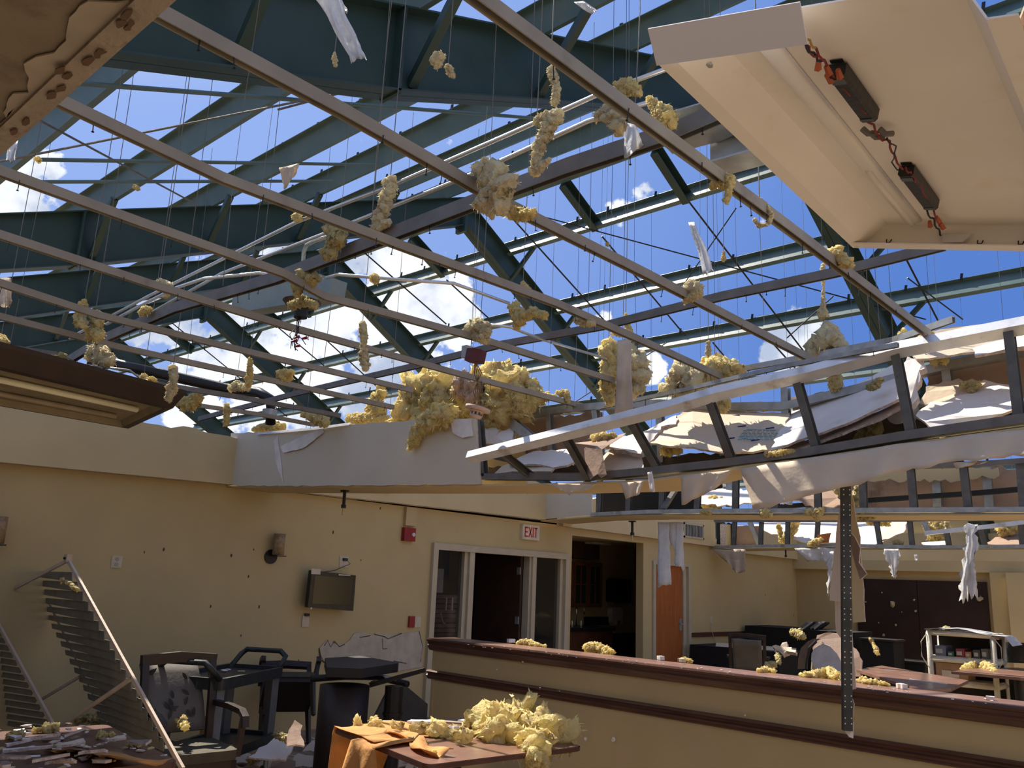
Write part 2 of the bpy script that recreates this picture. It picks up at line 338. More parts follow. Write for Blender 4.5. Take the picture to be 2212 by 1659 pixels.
MB().box((kx+.01, y0c, .84), (kx+.66, y1c, .9)).build('worktop', mat('dark laminate', (.02, .018, .015), .3), ck)
MB().box((kx+.01, y0c, .0), (kx+.60, y1c, .84)).build('base', CABW, ck)
MB().box((kx+.01, kY(1262, kx), .9), (kx+.04, kY(1330, kx), 1.05)).build('backsplash', BLACK, ck)
MB().box((kx+.01, kY(1330, kx+.6), 0), (kx+.60, 15.1, .74)).build('waste_cabinet', DARK, **T('low dark cabinet right of the kitchenette counter', 'cabinet'))
CH = mat('chrome', (.8, .8, .8), .15, 1); fy = kY(1247, kx+.2)
fa = thing('faucet', 'chrome gooseneck faucet on the kitchenette counter', 'faucet', (kx+.2, fy, .9))
MB().tube([(kx+.2, fy, .9), (kx+.2, fy, 1.18)]+[(kx+.2, fy+.11-.11*math.cos(a*math.pi/8), 1.18+.11*math.sin(a*math.pi/8)) for a in range(1, 9)]+[(kx+.2, fy+.22, 1.1)], .012).build('spout', CH, fa, True)
for dy in (-.12, .14): MB().cyl((kx+.2, fy+dy, .9), .018, .09).build('handle', CH, fa)
pd = thing('towel_dispenser', 'black paper towel dispenser on the kitchenette wall', 'dispenser', (kx+.1, kY(1345, kx), 1.3))
a = oX(1327, 1249, kx+.2); b = oX(1364, 1302, kx+.2)
MB().sweep([(kx+.01, (a.y+b.y)/2, (a.z+b.z)/2), (kx+.2, (a.y+b.y)/2, (a.z+b.z)/2)], [(x*abs(b.y-a.y)/2, z*abs(a.z-b.z)/2) for x, z in ((-1, -.9), (-.9, -1), (.9, -1), (1, -.9), (1, .8), (.8, 1), (-.8, 1), (-1, .8))]).build('cover', BLACK, pd)
MB().box((kx+.01, a.y+.04, b.z-.03), (kx+.16, b.y-.02, b.z-.005)).build('tray', GALV, pd)
a = oX(1325, 1312, kx+.15); b = oX(1347, 1352, kx+.15)
sp = thing('soap_dispenser', 'white soap dispenser below the black towel dispenser', 'dispenser', (kx+.1, a.y, b.z))
MB().sweep([(kx+.01, (a.y+b.y)/2, (a.z+b.z)/2), (kx+.13, (a.y+b.y)/2, (a.z+b.z)/2)], [(x*abs(b.y-a.y)/2, z*abs(a.z-b.z)/2) for x, z in ((-.7, -1), (.7, -1), (1, -.6), (1, .8), (.8, 1), (-.8, 1), (-1, .8), (-1, -.6))]).build('body', mat('white plastic', (.6, .58, .52), .4), sp)
MB().box((kx+.13, (a.y+b.y)/2-.05, b.z+.02), (kx+.15, (a.y+b.y)/2+.05, b.z+.1)).build('lever', GALV, sp)
a = oX(1355, 1330, kx); MB().box((kx+.005, a.y, a.z-.13), (kx+.015, a.y+.08, a.z)).build('switch_plate', WPLATE, **T('cream switch plate right of the white soap dispenser', 'switch plate'))

# ---- orange door
dr = MB().box((XW-.08, 12.36, .01), (XW-.035, 13.28, 2.0)).build('door_2', ORDOOR, **S())
hz = 1.0
MB().box((XW-.035, 13.18, .92), (XW-.02, 13.24, 1.12)).build('handle_plate', GALV, dr)
MB().tube([(XW-.03, 13.21, 1.03), (XW+.03, 13.21, 1.03), (XW+.035, 13.12, 1.03)], .011).build('handle', GALV, dr)
df = MB(); df.box((XW-.10, 12.28, 0), (XW+.03, 12.36, 2.0)); df.box((XW-.10, 13.40, 0), (XW+.03, 13.48, 2.0)); df.box((XW-.10, 12.28, 2.0), (XW+.03, 13.48, 2.06)); df.box((XW-.10, 13.30, 0), (XW-.02, 13.40, 2.0))
df.build('door_frame', WHITET, dr)

# ---- dark brown board on the far wall, with insulation specks
pb = thing('panel_board', 'large dark brown board covering the far wall beside the pilaster', 'board', (-5.5, YF-.03, 0))
for i, (x0, x1) in enumerate(((-6.72, -5.55), (-5.54, -4.32))):
    MB().box((x0, YF-.045, .1), (x1, YF-.005, 1.97)).build('panel', mat('dark brown board', (.030, .014, .010), .55, 0, .3, 2, .05), pb)

# ---- wall devices
def plate(name, label, cat, px0, py0, px1, py1, x, th, m, group=None):
    a = oX(px0, py0, x); b = oX(px1, py1, x); return MB().box((XW+.0005, a.y, b.z), (XW+th, b.y, a.z)).build(name, m, **T(label, cat))
a = oX(242, 1200, XW); b = oX(261, 1227, XW)
ol = thing('outlet_plate', 'cream duplex outlet plate high on the bare wall above the chair', 'outlet', (XW, a.y, b.z))
MB().box((XW+.0005, a.y, b.z), (XW+.008, b.y, a.z)).build('plate', WPLATE, ol)
for k in (.28, .72): MB().cyl((XW+.008, (a.y+b.y)/2, b.z+(a.z-b.z)*k), .018, .003, (1, 0, 0), 12).build('socket', mat('beige socket', (.38, .33, .25), .5), ol)
a = oX(734, 1201, XW); b = oX(750, 1226, XW)
ol = thing('outlet_plate', 'beige outlet above the wall television with its black plug', 'outlet', (XW, a.y, b.z))
MB().box((XW+.0005, a.y, b.z), (XW+.008, b.y, a.z)).build('plate', WPLATE, ol)
MB().box((XW+.008, (a.y+b.y)/2-.02, (a.z+b.z)/2+.01), (XW+.04, (a.y+b.y)/2+.03, (a.z+b.z)/2+.04)).build('plug', BLACK, ol)
MB().tube([(XW+.03, (a.y+b.y)/2+.02, (a.z+b.z)/2+.02), (XW+.03, b.y+.02, (a.z+b.z)/2-.02), (XW+.04, b.y-.05, b.z+.02), (XW+.06, a.y-.1, b.z-.04), (XW+.08, a.y-.25, b.z-.06)], .004, 6).build('cord', BLACK, ol)
plate('switch_plate', 'cream switch plate low on the wall left of the storefront', 'switch plate', 893, 1332, 907, 1355, XW, .01, WPLATE)
plate('pull_station', 'small dark red alarm station beside the cream switch plate', 'alarm box', 882, 1331, 892, 1355, XW, .03, REDP)
a = oX(653, 1329, XW); b = oX(665, 1354, XW)
ss = thing('remote_holder', 'cream wall control plate below the television', 'control plate', (XW, a.y, b.z))
MB().box((XW+.0005, a.y, b.z), (XW+.012, b.y, a.z)).build('plate', WPLATE, ss); MB().box((XW+.012, a.y+.02, b.z+.11), (XW+.03, b.y-.01, b.z+.14)).build('knob', BLACK, ss)
# fire strobe and its surface raceway
a = oX(868, 1139, XW); b = oX(890, 1170, XW)
fs = thing('fire_strobe', 'red fire alarm strobe under a grey raceway on the left wall', 'alarm', (XW, a.y, b.z))
MB().box((XW+.0005, a.y, b.z), (XW+.06, b.y, a.z)).build('body', REDP, fs); MB().cyl((XW+.06, b.y-.045, (a.z+b.z)/2), .024, .02, (1, 0, 0), 10).build('lens', mat('clear lens', (.6, .5, .5), .2), fs)
a = oX(873, 1100, XW); b = oX(893, 1137, XW)
MB().box((XW+.0005, a.y, b.z), (XW+.05, b.y, 2.455)).build('raceway', WALL, **T('short beige raceway box above the red fire strobe', 'raceway'))
# sconce
def sconce(px, py, label):
    c = oX(px, py, XW+.08); t = thing('sconce', label, 'lamp', (XW, c.y, c.z-.12))
    MB().cyl((XW+.001, c.y-.03, c.z-.11), .075, .015, (1, 0, 0), 20).build('back_plate', BLACK, t)
    MB().box((XW+.015, c.y-.05, c.z-.105), (XW+.16, c.y+.06, c.z-.095)).build('bracket', BLACK, t)
    MB().cyl((XW+.09, c.y, c.z-.09), .06, .22, (0, 0, 1), 20).build('shade', mat('mottled amber shade', (.30, .20, .10), .6, 0, .35, 30, .1), t, True)
sconce(601, 1180, 'cylinder wall sconce on a round black plate left of the television')
sconce(-6, 1150, 'amber wall sconce cut by the left edge of the photo')
# television
tv = thing('television', 'small black wall mounted television with a note on its corner', 'television', tuple(oX(716, 1320, XW+.12)))
q = [oX(*p, XW+.16) for p in ((674, 1232), (769, 1243), (763, 1320), (665, 1312))]
MB().slab(q[::-1], .06).build('body', mat('gloss black', (.012, .012, .013), .25), tv)
q2 = [oX(*p, XW+.162) for p in ((681, 1243), (762, 1250), (757, 1306), (674, 1304))]
MB().slab(q2[::-1], .003).build('screen', mat('black screen', (.012, .012, .012), .15, bump=0, spec=.5), tv)
MB().slab([oX(*p, XW+.165) for p in ((673, 1228), (693, 1229), (692, 1241), (672, 1240))], .002).build('note', WPLATE, tv)
MB().slab([oX(*p, XW+.165) for p in ((731, 1240), (757, 1242), (757, 1244), (731, 1243))], .002).build('label_strip', WPLATE, tv)
c = oX(672, 1314, XW+.163); MB().cyl(c, .012, .004, (1, 0, 0), 12).build('badge', GALV, tv)
MB().box((XW+.001, oX(700, 1280, XW).y, oX(700, 1300, XW).z), (XW+.10, oX(740, 1280, XW).y, oX(740, 1255, XW).z)).build('mount', BLACK, tv)
# exit sign
a = oX(1130, 1132, XW+.05); b = oX(1165, 1168, XW+.05)
ex = thing('exit_sign', 'white EXIT sign with red letters above the storefront', 'sign', (XW, a.y, b.z))
MB().box((XW+.0005, a.y, b.z), (XW+.05, b.y, a.z)).build('housing', mat('sign white', (.62, .56, .44), .5), ex)
W_, H_ = b.y-a.y, a.z-b.z; lt = MB(); lw = W_*.17; st = W_*.055; z0 = b.z+H_*.17; z1 = a.z-H_*.15; x0, x1 = XW+.05, XW+.053
def ln(ya, za, yb, zb): lt.bar((XW+.0515, ya, za), (XW+.0515, yb, zb), .003, st, (1, 0, 0)) if False else lt.sweep([(XW+.0515, ya, za), (XW+.0515, yb, zb)], rect(st, .003), (1, 0, 0))
y = a.y+W_*.14; h = z1-z0
ln(y, z0, y, z1); ln(y, z1-st/2, y+lw, z1-st/2); ln(y, z0+h/2, y+lw*.8, z0+h/2); ln(y, z0+st/2, y+lw, z0+st/2)
y += W_*.22; ln(y, z0, y+lw, z1); ln(y, z1, y+lw, z0)
y += W_*.25; ln(y, z0, y, z1)
y += W_*.08; ln(y, z1-st/2, y+lw, z1-st/2); ln(y+lw/2, z0, y+lw/2, z1)
lt.build('lettering', mat('sign red', (.45, .03, .02), .5), ex)
# cracked bashed plaster patch on the wall
ra = [oX(*p, XW+.006) for p in ((690, 1400), (705, 1383), (742, 1392), (765, 1368), (850, 1372), (905, 1362), (915, 1400), (912, 1440), (860, 1450), (800, 1440), (745, 1432), (700, 1430))]
MB().slab(ra, .004, jag=.02, step=.06).build('scraped_patch', mat('scraped plaster', (.46, .40, .31), .8), **T('pale scraped plaster patch with cracks on the wall by the storefront', 'damage'))
ckm = MB(); random.seed(3)
for path in (((700, 1395), (708, 1383), (714, 1398), (722, 1385), (733, 1397), (744, 1392)), ((777, 1377), (800, 1373)), ((808, 1370), (830, 1375), (838, 1380), (868, 1368)), ((826, 1380), (827, 1402), (836, 1401)), ((905, 1363), (913, 1395), (908, 1430)), ((690, 1400), (692, 1425), (704, 1432)), ((800, 1423), (822, 1424), (812, 1436)), ((850, 1428), (878, 1433))):
    ckm.tube([oX(*p, XW+.009) for p in path], .006, 4)
ckm.build('plaster_cracks', mat('crack shadow', (.09, .06, .035), .9), kind='stuff', **T('thin jagged cracks across the scraped plaster patch', 'cracks'))
# small scars and specks on the wall
random.seed(5); sm = MB()
for px, py in ((354, 1187), (455, 1310), (537, 1245), (548, 1187), (521, 1373), (605, 1430), (645, 1427), (560, 1311), (822, 1098), (1653, 1285), (1740, 1245), (1715, 1330), (780, 1210), (930, 1290), (312, 1193), (500, 1200), (720, 1150)):
    c = oX(px, py, XW+.003); r = random.uniform(.008, .016); sm.slab([c+Vector((0, r*math.cos(a)*random.uniform(.5, 1), r*math.sin(a)*1.4)) for a in (0, 1, 2, 3, 4, 5)], .003)
sm.build('paint_scars', mat('dark scar', (.10, .07, .04), .9), kind='stuff', **T('small dark scars scattered over the left wall', 'damage'))
# air grilles
def grille(px0, py0, px1, py1, label, n=8):
    a = oX(px0, py0, XW+.13); b = oX(px1, py1, XW+.13); x = XW+.121
    t = thing('air_grille', label, 'grille', (x, a.y, b.z)); m = MB(); w_ = .03
    m.box((x, a.y, b.z), (x+.02, b.y, b.z+w_)); m.box((x, a.y, a.z-w_), (x+.02, b.y, a.z)); m.box((x, a.y, b.z), (x+.02, a.y+w_, a.z)); m.box((x, b.y-w_, b.z), (x+.02, b.y, a.z))
    m.build('frame', WHITET, t); MB().box((x, a.y, b.z), (x+.004, b.y, a.z)).build('backing', DARK, t)
    for i in range(n):
        y = a.y+w_+(b.y-a.y-2*w_)*(i+.5)/n; MB().box((x+.004, y-.01, b.z+w_), (x+.016, y+.006, a.z-w_)).build('vane', mat('grille vane', (.33, .32, .28), .5), t)
grille(1477, 1128, 1520, 1166, 'white framed air grille on the soffit above the orange door', 12)
grille(800, 1050, 840, 1066, 'small air grille half hidden behind the first soffit beam', 8)

# ---- half wall (counter) running away to the left
cA, cB = oZ(928, 1378, 1.07), oZ(2212, 1527, 1.07); cd = (cB-cA).normalized(); cn = Vector((-cd.y, cd.x, 0)); cE = cA+cd*9.5
def cpt(s, n, z): p = cA+cd*s+cn*n; return Vector((p.x, p.y, z))
hw = MB(); L9 = 9.5
def cbox(m, s0, s1, n0, n1, z0, z1):
    v = [cpt(s, n, z) for z in (z0, z1) for s, n in ((s0, n0), (s1, n0), (s1, n1), (s0, n1))]
    m.add(v, [(0, 3, 2, 1), (4, 5, 6, 7), (0, 1, 5, 4), (1, 2, 6, 5), (2, 3, 7, 6), (3, 0, 4, 7)])
cbox(hw, .03, L9, .03, .17, 0, 1.03); cbox(hw, .03, .07, .022, .03, 0, 1.03)
hwo = hw.build('wall_counter', WALL, **S())
def cprofile(name, prof, s0, s1, m, parent=None, **k):
    b = MB(); n = len(prof); v = [cpt(s, q[0], q[1]) for s in (s0, s1) for q in prof]
    b.add(v, [(i, (i+1) % n, n+(i+1) % n, n+i) for i in range(n)]+[tuple(range(n)), tuple(range(2*n-1, n-1, -1))])
    return b.build(name, m, parent, **k)
ct = thing('counter_cap', 'dark stained wooden cap with stepped edge on the half wall', 'counter', tuple(cpt(4, .1, 1.0)))
cprofile('cap_board', [(-.03, 1.045), (-.035, 1.058), (-.03, 1.07), (.30, 1.07), (.30, 1.04), (-.02, 1.04)], 0, L9, DWOOD, ct)
cprofile('moulding', [(-.02, 1.04), (-.015, 1.02), (-.026, 1.008), (-.012, .99), (.0, .97), (.012, .962), (.03, .962), (.03, 1.04)], 0, L9, DWOOD, ct)
cprofile('lighter_top', [(-.012, 1.0703), (-.012, 1.0712), (.295, 1.0712), (.295, 1.0703)], .02, L9, TOPLAM, ct)  # thin lighter brown sheet over the top of the cap
cr = thing('chair_rail', 'dark stained chair rail running along the half wall', 'rail', tuple(cpt(4, .0, .70)))
cprofile('rail', [(.03, .79), (.005, .785), (-.005, .775), (.012, .762), (.012, .752), (-.002, .742), (-.002, .732), (.012, .722), (.010, .712), (.03, .705)], -.02, L9, DWOOD, cr)

# ================================================================ ROOF STEEL
def frame(x, label, y0, spl=True):
    t = thing('roof_frame', label, 'roof frame', (x, YR, ZR-1))
    def I(ya, yb, ha, hb, name, w_=.20):
        m = MB(); pts = []
        for y, h in ((ya, ha), (yb, hb)):
            zt = roofz(y); pts.append((y, zt, h))
        (y_a, za, h_a), (y_b, zb, h_b) = pts; f_, tw = .014, .01
        def quad(y1, z1a, z1b, y2, z2a, z2b, hx): m.add([(x-hx, y1, z1a), (x+hx, y1, z1a), (x+hx, y1, z1b), (x-hx, y1, z1b), (x-hx, y2, z2a), (x+hx, y2, z2a), (x+hx, y2, z2b), (x-hx, y2, z2b)], [(0, 1, 2, 3), (4, 7, 6, 5), (0, 4, 5, 1), (1, 5, 6, 2), (2, 6, 7, 3), (3, 7, 4, 0)])
        quad(y_a, za-f_, za, y_b, zb-f_, zb, w_/2); quad(y_a, za-h_a, za-h_a+f_, y_b, zb-h_b, zb-h_b+f_, w_/2); quad(y_a, za-h_a, za, y_b, zb-h_b, zb, tw/2)
        return m.build(name, GREEN, t)
    I(y0, 3.2, .50, .66, 'rafter'); I(3.2, YR, .66, .50, 'rafter'); I(YR, YF+.6, .46, .62, 'rafter')
    for y, h in ((3.2, .66), (YR-.04, .5)):
        MB().box((x-.10, y-.012, roofz(y)-h-.02), (x+.10, y+.012, roofz(y)-.01)).build('stiffener', GREEN, t)
    MB().box((x-.11, YR-.03, ZR-.62), (x+.11, YR+.03, ZR-.02)).build('splice_plate', GREEN, t)
    return t
names = ['nearest green roof frame, its big web crossing the top of the photo', 'second green roof frame meeting its ridge above the middle of the photo', 'third green roof frame behind the second one', 'fourth green roof frame far to the left', 'farthest green roof frame at the left edge']
FX = [-4.2, -9.66, -13.45, -18.3, -23.5]
for x, l in zip(FX, names): frame(x, l, -1.5 if x > -10 else .5)
# purlins
NEAR = [(.62, 'near slope purlin closest to the torn ceiling at the left'), (1.96, 'near slope purlin crossing the upper left corner'), (3.27, 'near slope purlin, second one visible from the upper left corner'),
        (4.60, 'near slope purlin, third one visible from the upper left corner'), (5.86, 'near slope purlin, fourth one visible from the upper left'), (7.16, 'near slope purlin, second below the ridge'), (8.55, 'near slope purlin just before the ridge')]
def purlin(y, lab, near, h=.24):
    s = SN if near else -SF; n = Vector((0, -s, 1)).normalized(); z = roofz(y)+.12
    x0, x1 = -25.5, 2.6
    t = thing('roof_purlin', lab, 'roof purlin', ((x0+x1)/2, y, z-.1))
    # near slope: bottom flange points to the ridge; far slope: bottom flange points to the viewer
    MB().sweep([(x0, y, z), (x1, y, z)], zprof(h, .07), n).build('purlin', GREENP, t)
    clips = MB(); x = x0+.6; random.seed(int(y*100))
    while x < x1:
        if random.random() < .75: clips.bar((x, y, z+.11), (x+.015, y, z+.19+random.random()*.04), .035, .012, (0, 1, 0))
        x += .62+random.random()*.3
    clips.build('torn_clips', BLACK, t, kind='stuff')
    return t
for y, l in NEAR: purlin(y, l, True)
for y, l in ((9.35, 'far slope purlin just below the ridge'), (10.22, 'far slope purlin, highest one seen against blue sky'), (11.55, 'far slope purlin, second one down against blue sky'), (12.72, 'far slope purlin, third one down against blue sky'), (13.95, 'far slope purlin, fourth down and close above the soffit'), (15.2, 'far slope purlin, fifth down and mostly hidden by debris'), (16.5, 'lowest far slope purlin near the eave')): purlin(y, l, False)
# ridge struts between frames
for ri, x in enumerate((-6.05, -7.72, -11.3, -15.6, -16.9, -21)): 
    a = Vector((x, 9.35, roofz(9.35)-.02)); b = Vector((x, 10.22, roofz(10.22)+.02))
    MB().sweep([a, b], cprof(.12, .2, .012), (0, 0, 1)).build('ridge_strut', GREEN, **T('short green strut below the ridge, '+['first', 'second', 'third', 'fourth', 'fifth', 'sixth'][ri]+' from the right', 'roof strut', 'ridge struts'))
# flange braces from the frame bottoms up to the purlins
OC = ['highest on the near slope', 'second', 'third', 'fourth', 'fifth', 'first below the ridge', 'second below the ridge', 'third below the ridge', 'fourth below the ridge']
for fi, fx in enumerate(FX[:4]):
    for yi, y in enumerate( [p[0] for p in NEAR[1:6]]+[10.22, 11.55, 12.72, 13.95]):
        z = roofz(y); a = Vector((fx+.03, y+.0, z-.52)); b = Vector((fx+.62, y, z+.03))
        if y < YR: a = Vector((fx, y+.10, z-.54)); b = Vector((fx+.55, y+.05, z+.02))
        MB().sweep([a, b], [(-.03, -.03), (.03, -.03), (.03, -.024), (-.024, -.024), (-.024, .03), (-.03, .03)] if y > YR else cprof(.06, .07, .008), (0, 1, 0)).build('flange_brace', GREEN, **T('slanting brace on the '+['nearest', 'second', 'third', 'fourth'][fi]+' green roof frame, '+(['first', 'second', 'third', 'fourth', 'fifth'][yi]+' purlin up the near slope' if yi < 5 else ['first', 'second', 'third', 'fourth'][yi-5]+' purlin down the far slope'), 'roof brace', 'flange braces'))
# sag rods and cross rods in the roof planes
FR = [((1480, 425), (1760, 790)), ((1300, 510), (1480, 725)), ((1110, 475), (1330, 720)), ((777, 537), (964, 700)), ((964, 604), (1055, 687)), ((700, 730), (830, 850)), ((1955, 555), (2030, 700)), ((1540, 740), (1590, 800)), ((1650, 720), (1740, 820)), ((350, 680), (620, 900)), ((520, 640), (700, 790))]
for i, (a, b) in enumerate(FR):
    MB().tube([onfar(*a, -.05), onfar(*b, -.05)], .014, 6).build('sag_rod', BLACK, **T('thin dark rod tying far slope purlins, '+['starting at the nearest ridge strut', 'below the second ridge strut', 'crossing right of the second frame leg', 'in front of the white cloud', 'right of the white cloud', 'low left of the white cloud', 'just right of the nearest frame leg', 'behind the wide drooping wool clump', 'ending at the small cloud on the right', 'longest one at the lower left', 'left of the rusty canopy'][i], 'rod', 'sag rods of the far slope'))
for ki, (a, b) in enumerate((((170, 180), (1178, 257)), ((90, 345), (810, 356)), ((80, 393), (720, 391)))):
    MB().tube([onnear(*a, -.1), onnear(*b, -.1)], .018, 6).build('sag_rod', GREENP, **T(['uppermost', 'middle', 'lowest'][ki]+' of the three rods tying the near slope purlins together', 'rod', 'sag rods of the near slope'))
for ki, (a, b) in enumerate((((0, 349), (760, 196)), ((80, 257), (425, 442)), ((600, 237), (740, 200)))):
    MB().tube([onnear(*a, -.2), onnear(*b, -.2)], .009, 6).build('brace_rod', GALVD, **T(['long brace rod rising to the right across the upper left sky', 'brace rod falling to the right across the upper left sky', 'short brace rod left of the third near purlin'][ki], 'rod', 'brace rods'))
for ki, (a, b) in enumerate((((1180, 470), (2000, 690)), ((1960, 600), (2080, 690)), ((1480, 610), (1590, 450)), ((1700, 730), (1800, 640)), ((1240, 870), (1440, 740)))):
    MB().tube([onfar(*a, -.2), onfar(*b, -.2)], .010, 6).build('bracing_cable', BLACK, **T(['long thin cable sloping down across the far roof slope', 'short cable falling at the right of the nearest frame leg', 'thin cable passing the white plastic ribbon', 'thin cable beside the second channel end', 'thin cable above the torn soffit end'][ki], 'cable', 'bracing cables'))
# hanger wires
random.seed(21)
def wire(x, y, z1, z0, label='thin straight hanger wire hanging from the green roof steel', g='hanger wires', r=.0021):
    p = [Vector((x, y, z1))]; dx, dy = random.uniform(-.03, .03), random.uniform(-.03, .03)
    for k in range(1, 5): p.append(Vector((x+dx*math.sin(k*.8)*k*.5, y+dy*k*.5, z1+(z0-z1)*k/4)))
    MB().tube(p, r, 4).build('hanger_wire', GALVD, **T(label, 'wire', g))
for y in (2.05, 3.45, 4.85):
    x = -7.3
    while x < .3:
        if random.random() < .72:
            xx = x+random.uniform(-.1, .1); wire(xx, y+random.uniform(-.1, .1), roofz(y)+.05, 3.0)
        x += 1.15
for y in (6.3, 7.6, 8.9, 10.25, 11.6, 12.8, 14.0, 15.2):
    x = -7.6
    while x < 0:
        if random.random() < .8:
            xx = x+random.uniform(-.3, .3); wire(xx, y, roofz(y)+.05, 2.75+random.random()*(1.2 if random.random() < .25 else .1))
        x += 1.15

# ================================================================ CEILING GRID (hung channels)
ZC = 2.93
def channel(name, pix, label, z=ZC, w_=.06, h=.055, m=None, zs=None, up=(0, 0, 1), cat='ceiling channel'):
    pts = [oZ(px, py, z if zs is None else zs[i]) for i, (px, py) in enumerate(pix)]
    lo = min(p.z for p in pts); c = sum(pts, Vector())/len(pts)
    kf = (.62 if 'nearest the viewer' in label else .5) if name == 'carrier_channel' else .60
    w_ *= kf; h *= kf; t = thing(name, label, cat, (c.x, c.y, lo-h/2))
    MB().sweep(pts, [(x, -y) for x, y in uprof(w_*(.72 if kf == .60 else 1), h*(1.12 if kf == .60 else 1), .004)][::-1], up).build('channel', m or CHAN, t)
    sc = MB(); random.seed(int(pix[0][0]+pix[0][1]))
    for i in range(len(pts)-1):
        L = (pts[i+1]-pts[i]).length; s = .15
        while s < L:
            p = pts[i].lerp(pts[i+1], s/L); q = p+Vector((random.uniform(-.02, .02), 0, -h/2+.004)); d = Vector((random.uniform(-.2, .2), random.uniform(-.2, .2), -1)).normalized(); l = random.uniform(.02, .045)
            if random.random() < .8: sc.tube([q, q+d*l], .0017, 5); sc.cyl(q+d*l, .0045, .002, d, 6)
            s += random.choice((.09, .2, .3, .38))
    sc.build('screws', BLACK, t, kind='stuff')
    return t
# channels running away from the viewer (pixels are their centre lines; all lie near z = 2.93)
channel('ceiling_channel', [(1000, -30), (1450, 305), (1700, 490), (2005, 722)], 'ceiling channel nearest the hanging light housing, first from the right', w_=.068, h=.06)
channel('ceiling_channel', [(310, 10), (740, 240), (1090, 440), (1400, 595), (1755, 778)], 'dusty ceiling channel, second from the right, wrapped in glass wool midway', w_=.066, h=.06)
channel('ceiling_channel', [(100, 205), (480, 385), (850, 525), (1200, 655), (1440, 760), (1560, 815)], 'dusty ceiling channel, third from the right', w_=.062, h=.055)
channel('ceiling_channel', [(-60, 348), (300, 480), (610, 590), (700, 640), (1030, 730), (1325, 822)], 'ceiling channel, fourth from the right, kinked below the grey duct', w_=.06, h=.055)
channel('ceiling_channel', [(-60, 488), (320, 612), (620, 705), (1000, 810), (1260, 878)], 'ceiling channel, fifth from the right, passing under the big glass wool heap', w_=.06, h=.055)
channel('ceiling_channel', [(-60, 592), (210, 680), (560, 766), (890, 843)], 'ceiling channel, sixth from the right', w_=.06, h=.055)
channel('ceiling_channel', [(-60, 668), (250, 748), (500, 803), (850, 880)], 'ceiling channel, seventh from the right', w_=.06, h=.055)
channel('ceiling_channel', [(-40, 742), (120, 766), (200, 808), (500, 855), (735, 898)], 'bent ceiling channel just above the wood framed light, eighth from the right', w_=.06, h=.055, m=GALVD)
channel('ceiling_channel', [(430, 876), (560, 895), (680, 918)], 'last visible ceiling channel above the torn wall top', w_=.055, h=.05)
# carrier channels running across, on top of the others
ZK = 3.02
channel('carrier_channel', [(1600, 225), (1460, 285), (1230, 360), (1110, 405), (850, 505), (600, 600), (380, 665), (230, 730), (130, 790)], 'wide grey carrier channel crossing nearest the viewer', ZK, .05, .095, GALVD)
channel('carrier_channel', [(2040, 530), (1800, 590), (1560, 640), (1300, 705), (1080, 745), (900, 790), (640, 850), (430, 905)], 'grey carrier channel crossing through the middle of the opening', ZK, .05, .085, GALVD)
channel('carrier_channel', [(2060, 690), (1930, 735), (1790, 762), (1590, 800), (1480, 830)], 'short carrier channel just above the collapsed soffit frame', ZK, .05, .07, GALV)
channel('carrier_channel', [(1940, 745), (1700, 790), (1480, 842), (1290, 882)], 'lower carrier channel directly behind the bent shiny track', 2.86, .05, .05, GALV)
# wide dusty duct-like boxes beside the light housing
def boxbeam(name, pix, label, z, w_, h, m, cat):
    pts = [oZ(px, py, z) for px, py in pix]; t = MB().sweep(pts, cprof(w_, h, .006), (0, 0, 1)).build(name, m, **T(label, cat)); return t
boxbeam('wide_channel', [(1520, 325), (1640, 290), (1760, 240)], 'broad grey channel ending behind the ceiling channel beside the light housing', 3.1, .12, .17, GALV, 'channel')
boxbeam('wide_channel', [(1440, 290), (1540, 262), (1640, 215)], 'broad bright channel piece just above the other one, wrapped in wool', 3.2, .10, .11, GALV, 'channel')
# pipes
def pipe(pix, label, z, r=.017, m=None, cat='pipe', name='conduit'):
    pts = [oZ(px, py, zz) for (px, py), zz in zip(pix, z if isinstance(z, list) else [z]*len(pix))]
    return MB().tube(pts, r*(.55 if name == 'conduit' else .8), 10).build(name, m or SHINY, smooth=True, **T(label, cat))
pipe([(1450, 145), (1290, 205), (1100, 290), (860, 395), (640, 480), (500, 550), (320, 640), (150, 730)], 'upper of the two long shiny conduits crossing the opening', 3.35)
pipe([(1420, 215), (1270, 262), (1000, 385), (700, 505), (480, 590), (300, 690)], 'lower of the two long shiny conduits crossing the opening', 3.30)
pipe([(230, 700), (300, 662), (380, 622), (440, 602), (560, 590), (620, 600)], 'bent conduit branching left of the grey duct', 3.25, .018)
pipe([(655, 565), (656, 545), (662, 530), (680, 520), (720, 508)], 'short elbow conduit above the grey duct', 3.35, .020, GALV)
pipe([(705, 600), (730, 593), (850, 603), (980, 612), (1085, 650), (1100, 655)], 'curved bright conduit leaving the grey duct to the right', 3.10, .016)
pipe([(1060, 702), (1100, 706), (1170, 733), (1310, 775)], 'thin conduit piece right of the hanging junction box', 3.0, .015)
pipe([(200, 790), (280, 800), (330, 838), (350, 850)], 'thin bent conduit above the wood framed light', 2.95, .014, GALV)
# black vent pipe with elbow at lower left
pipe([(190, 775), (350, 808), (500, 842), (560, 848), (585, 862), (584, 915)], 'black pipe sloping to an elbow above the torn wall', [3.3, 3.25, 3.2, 3.18, 3.1, 2.9], .06, mat('black pipe', (.015, .015, .017), .35), 'pipe', 'vent_pipe')
a = oZ(584, 878, 3.04); MB().cyl(a-Vector((0, 0, .1)), .064, .07).build('pipe_sleeve', GALV, **T('grey sleeve around the black pipe below its elbow', 'pipe sleeve'))
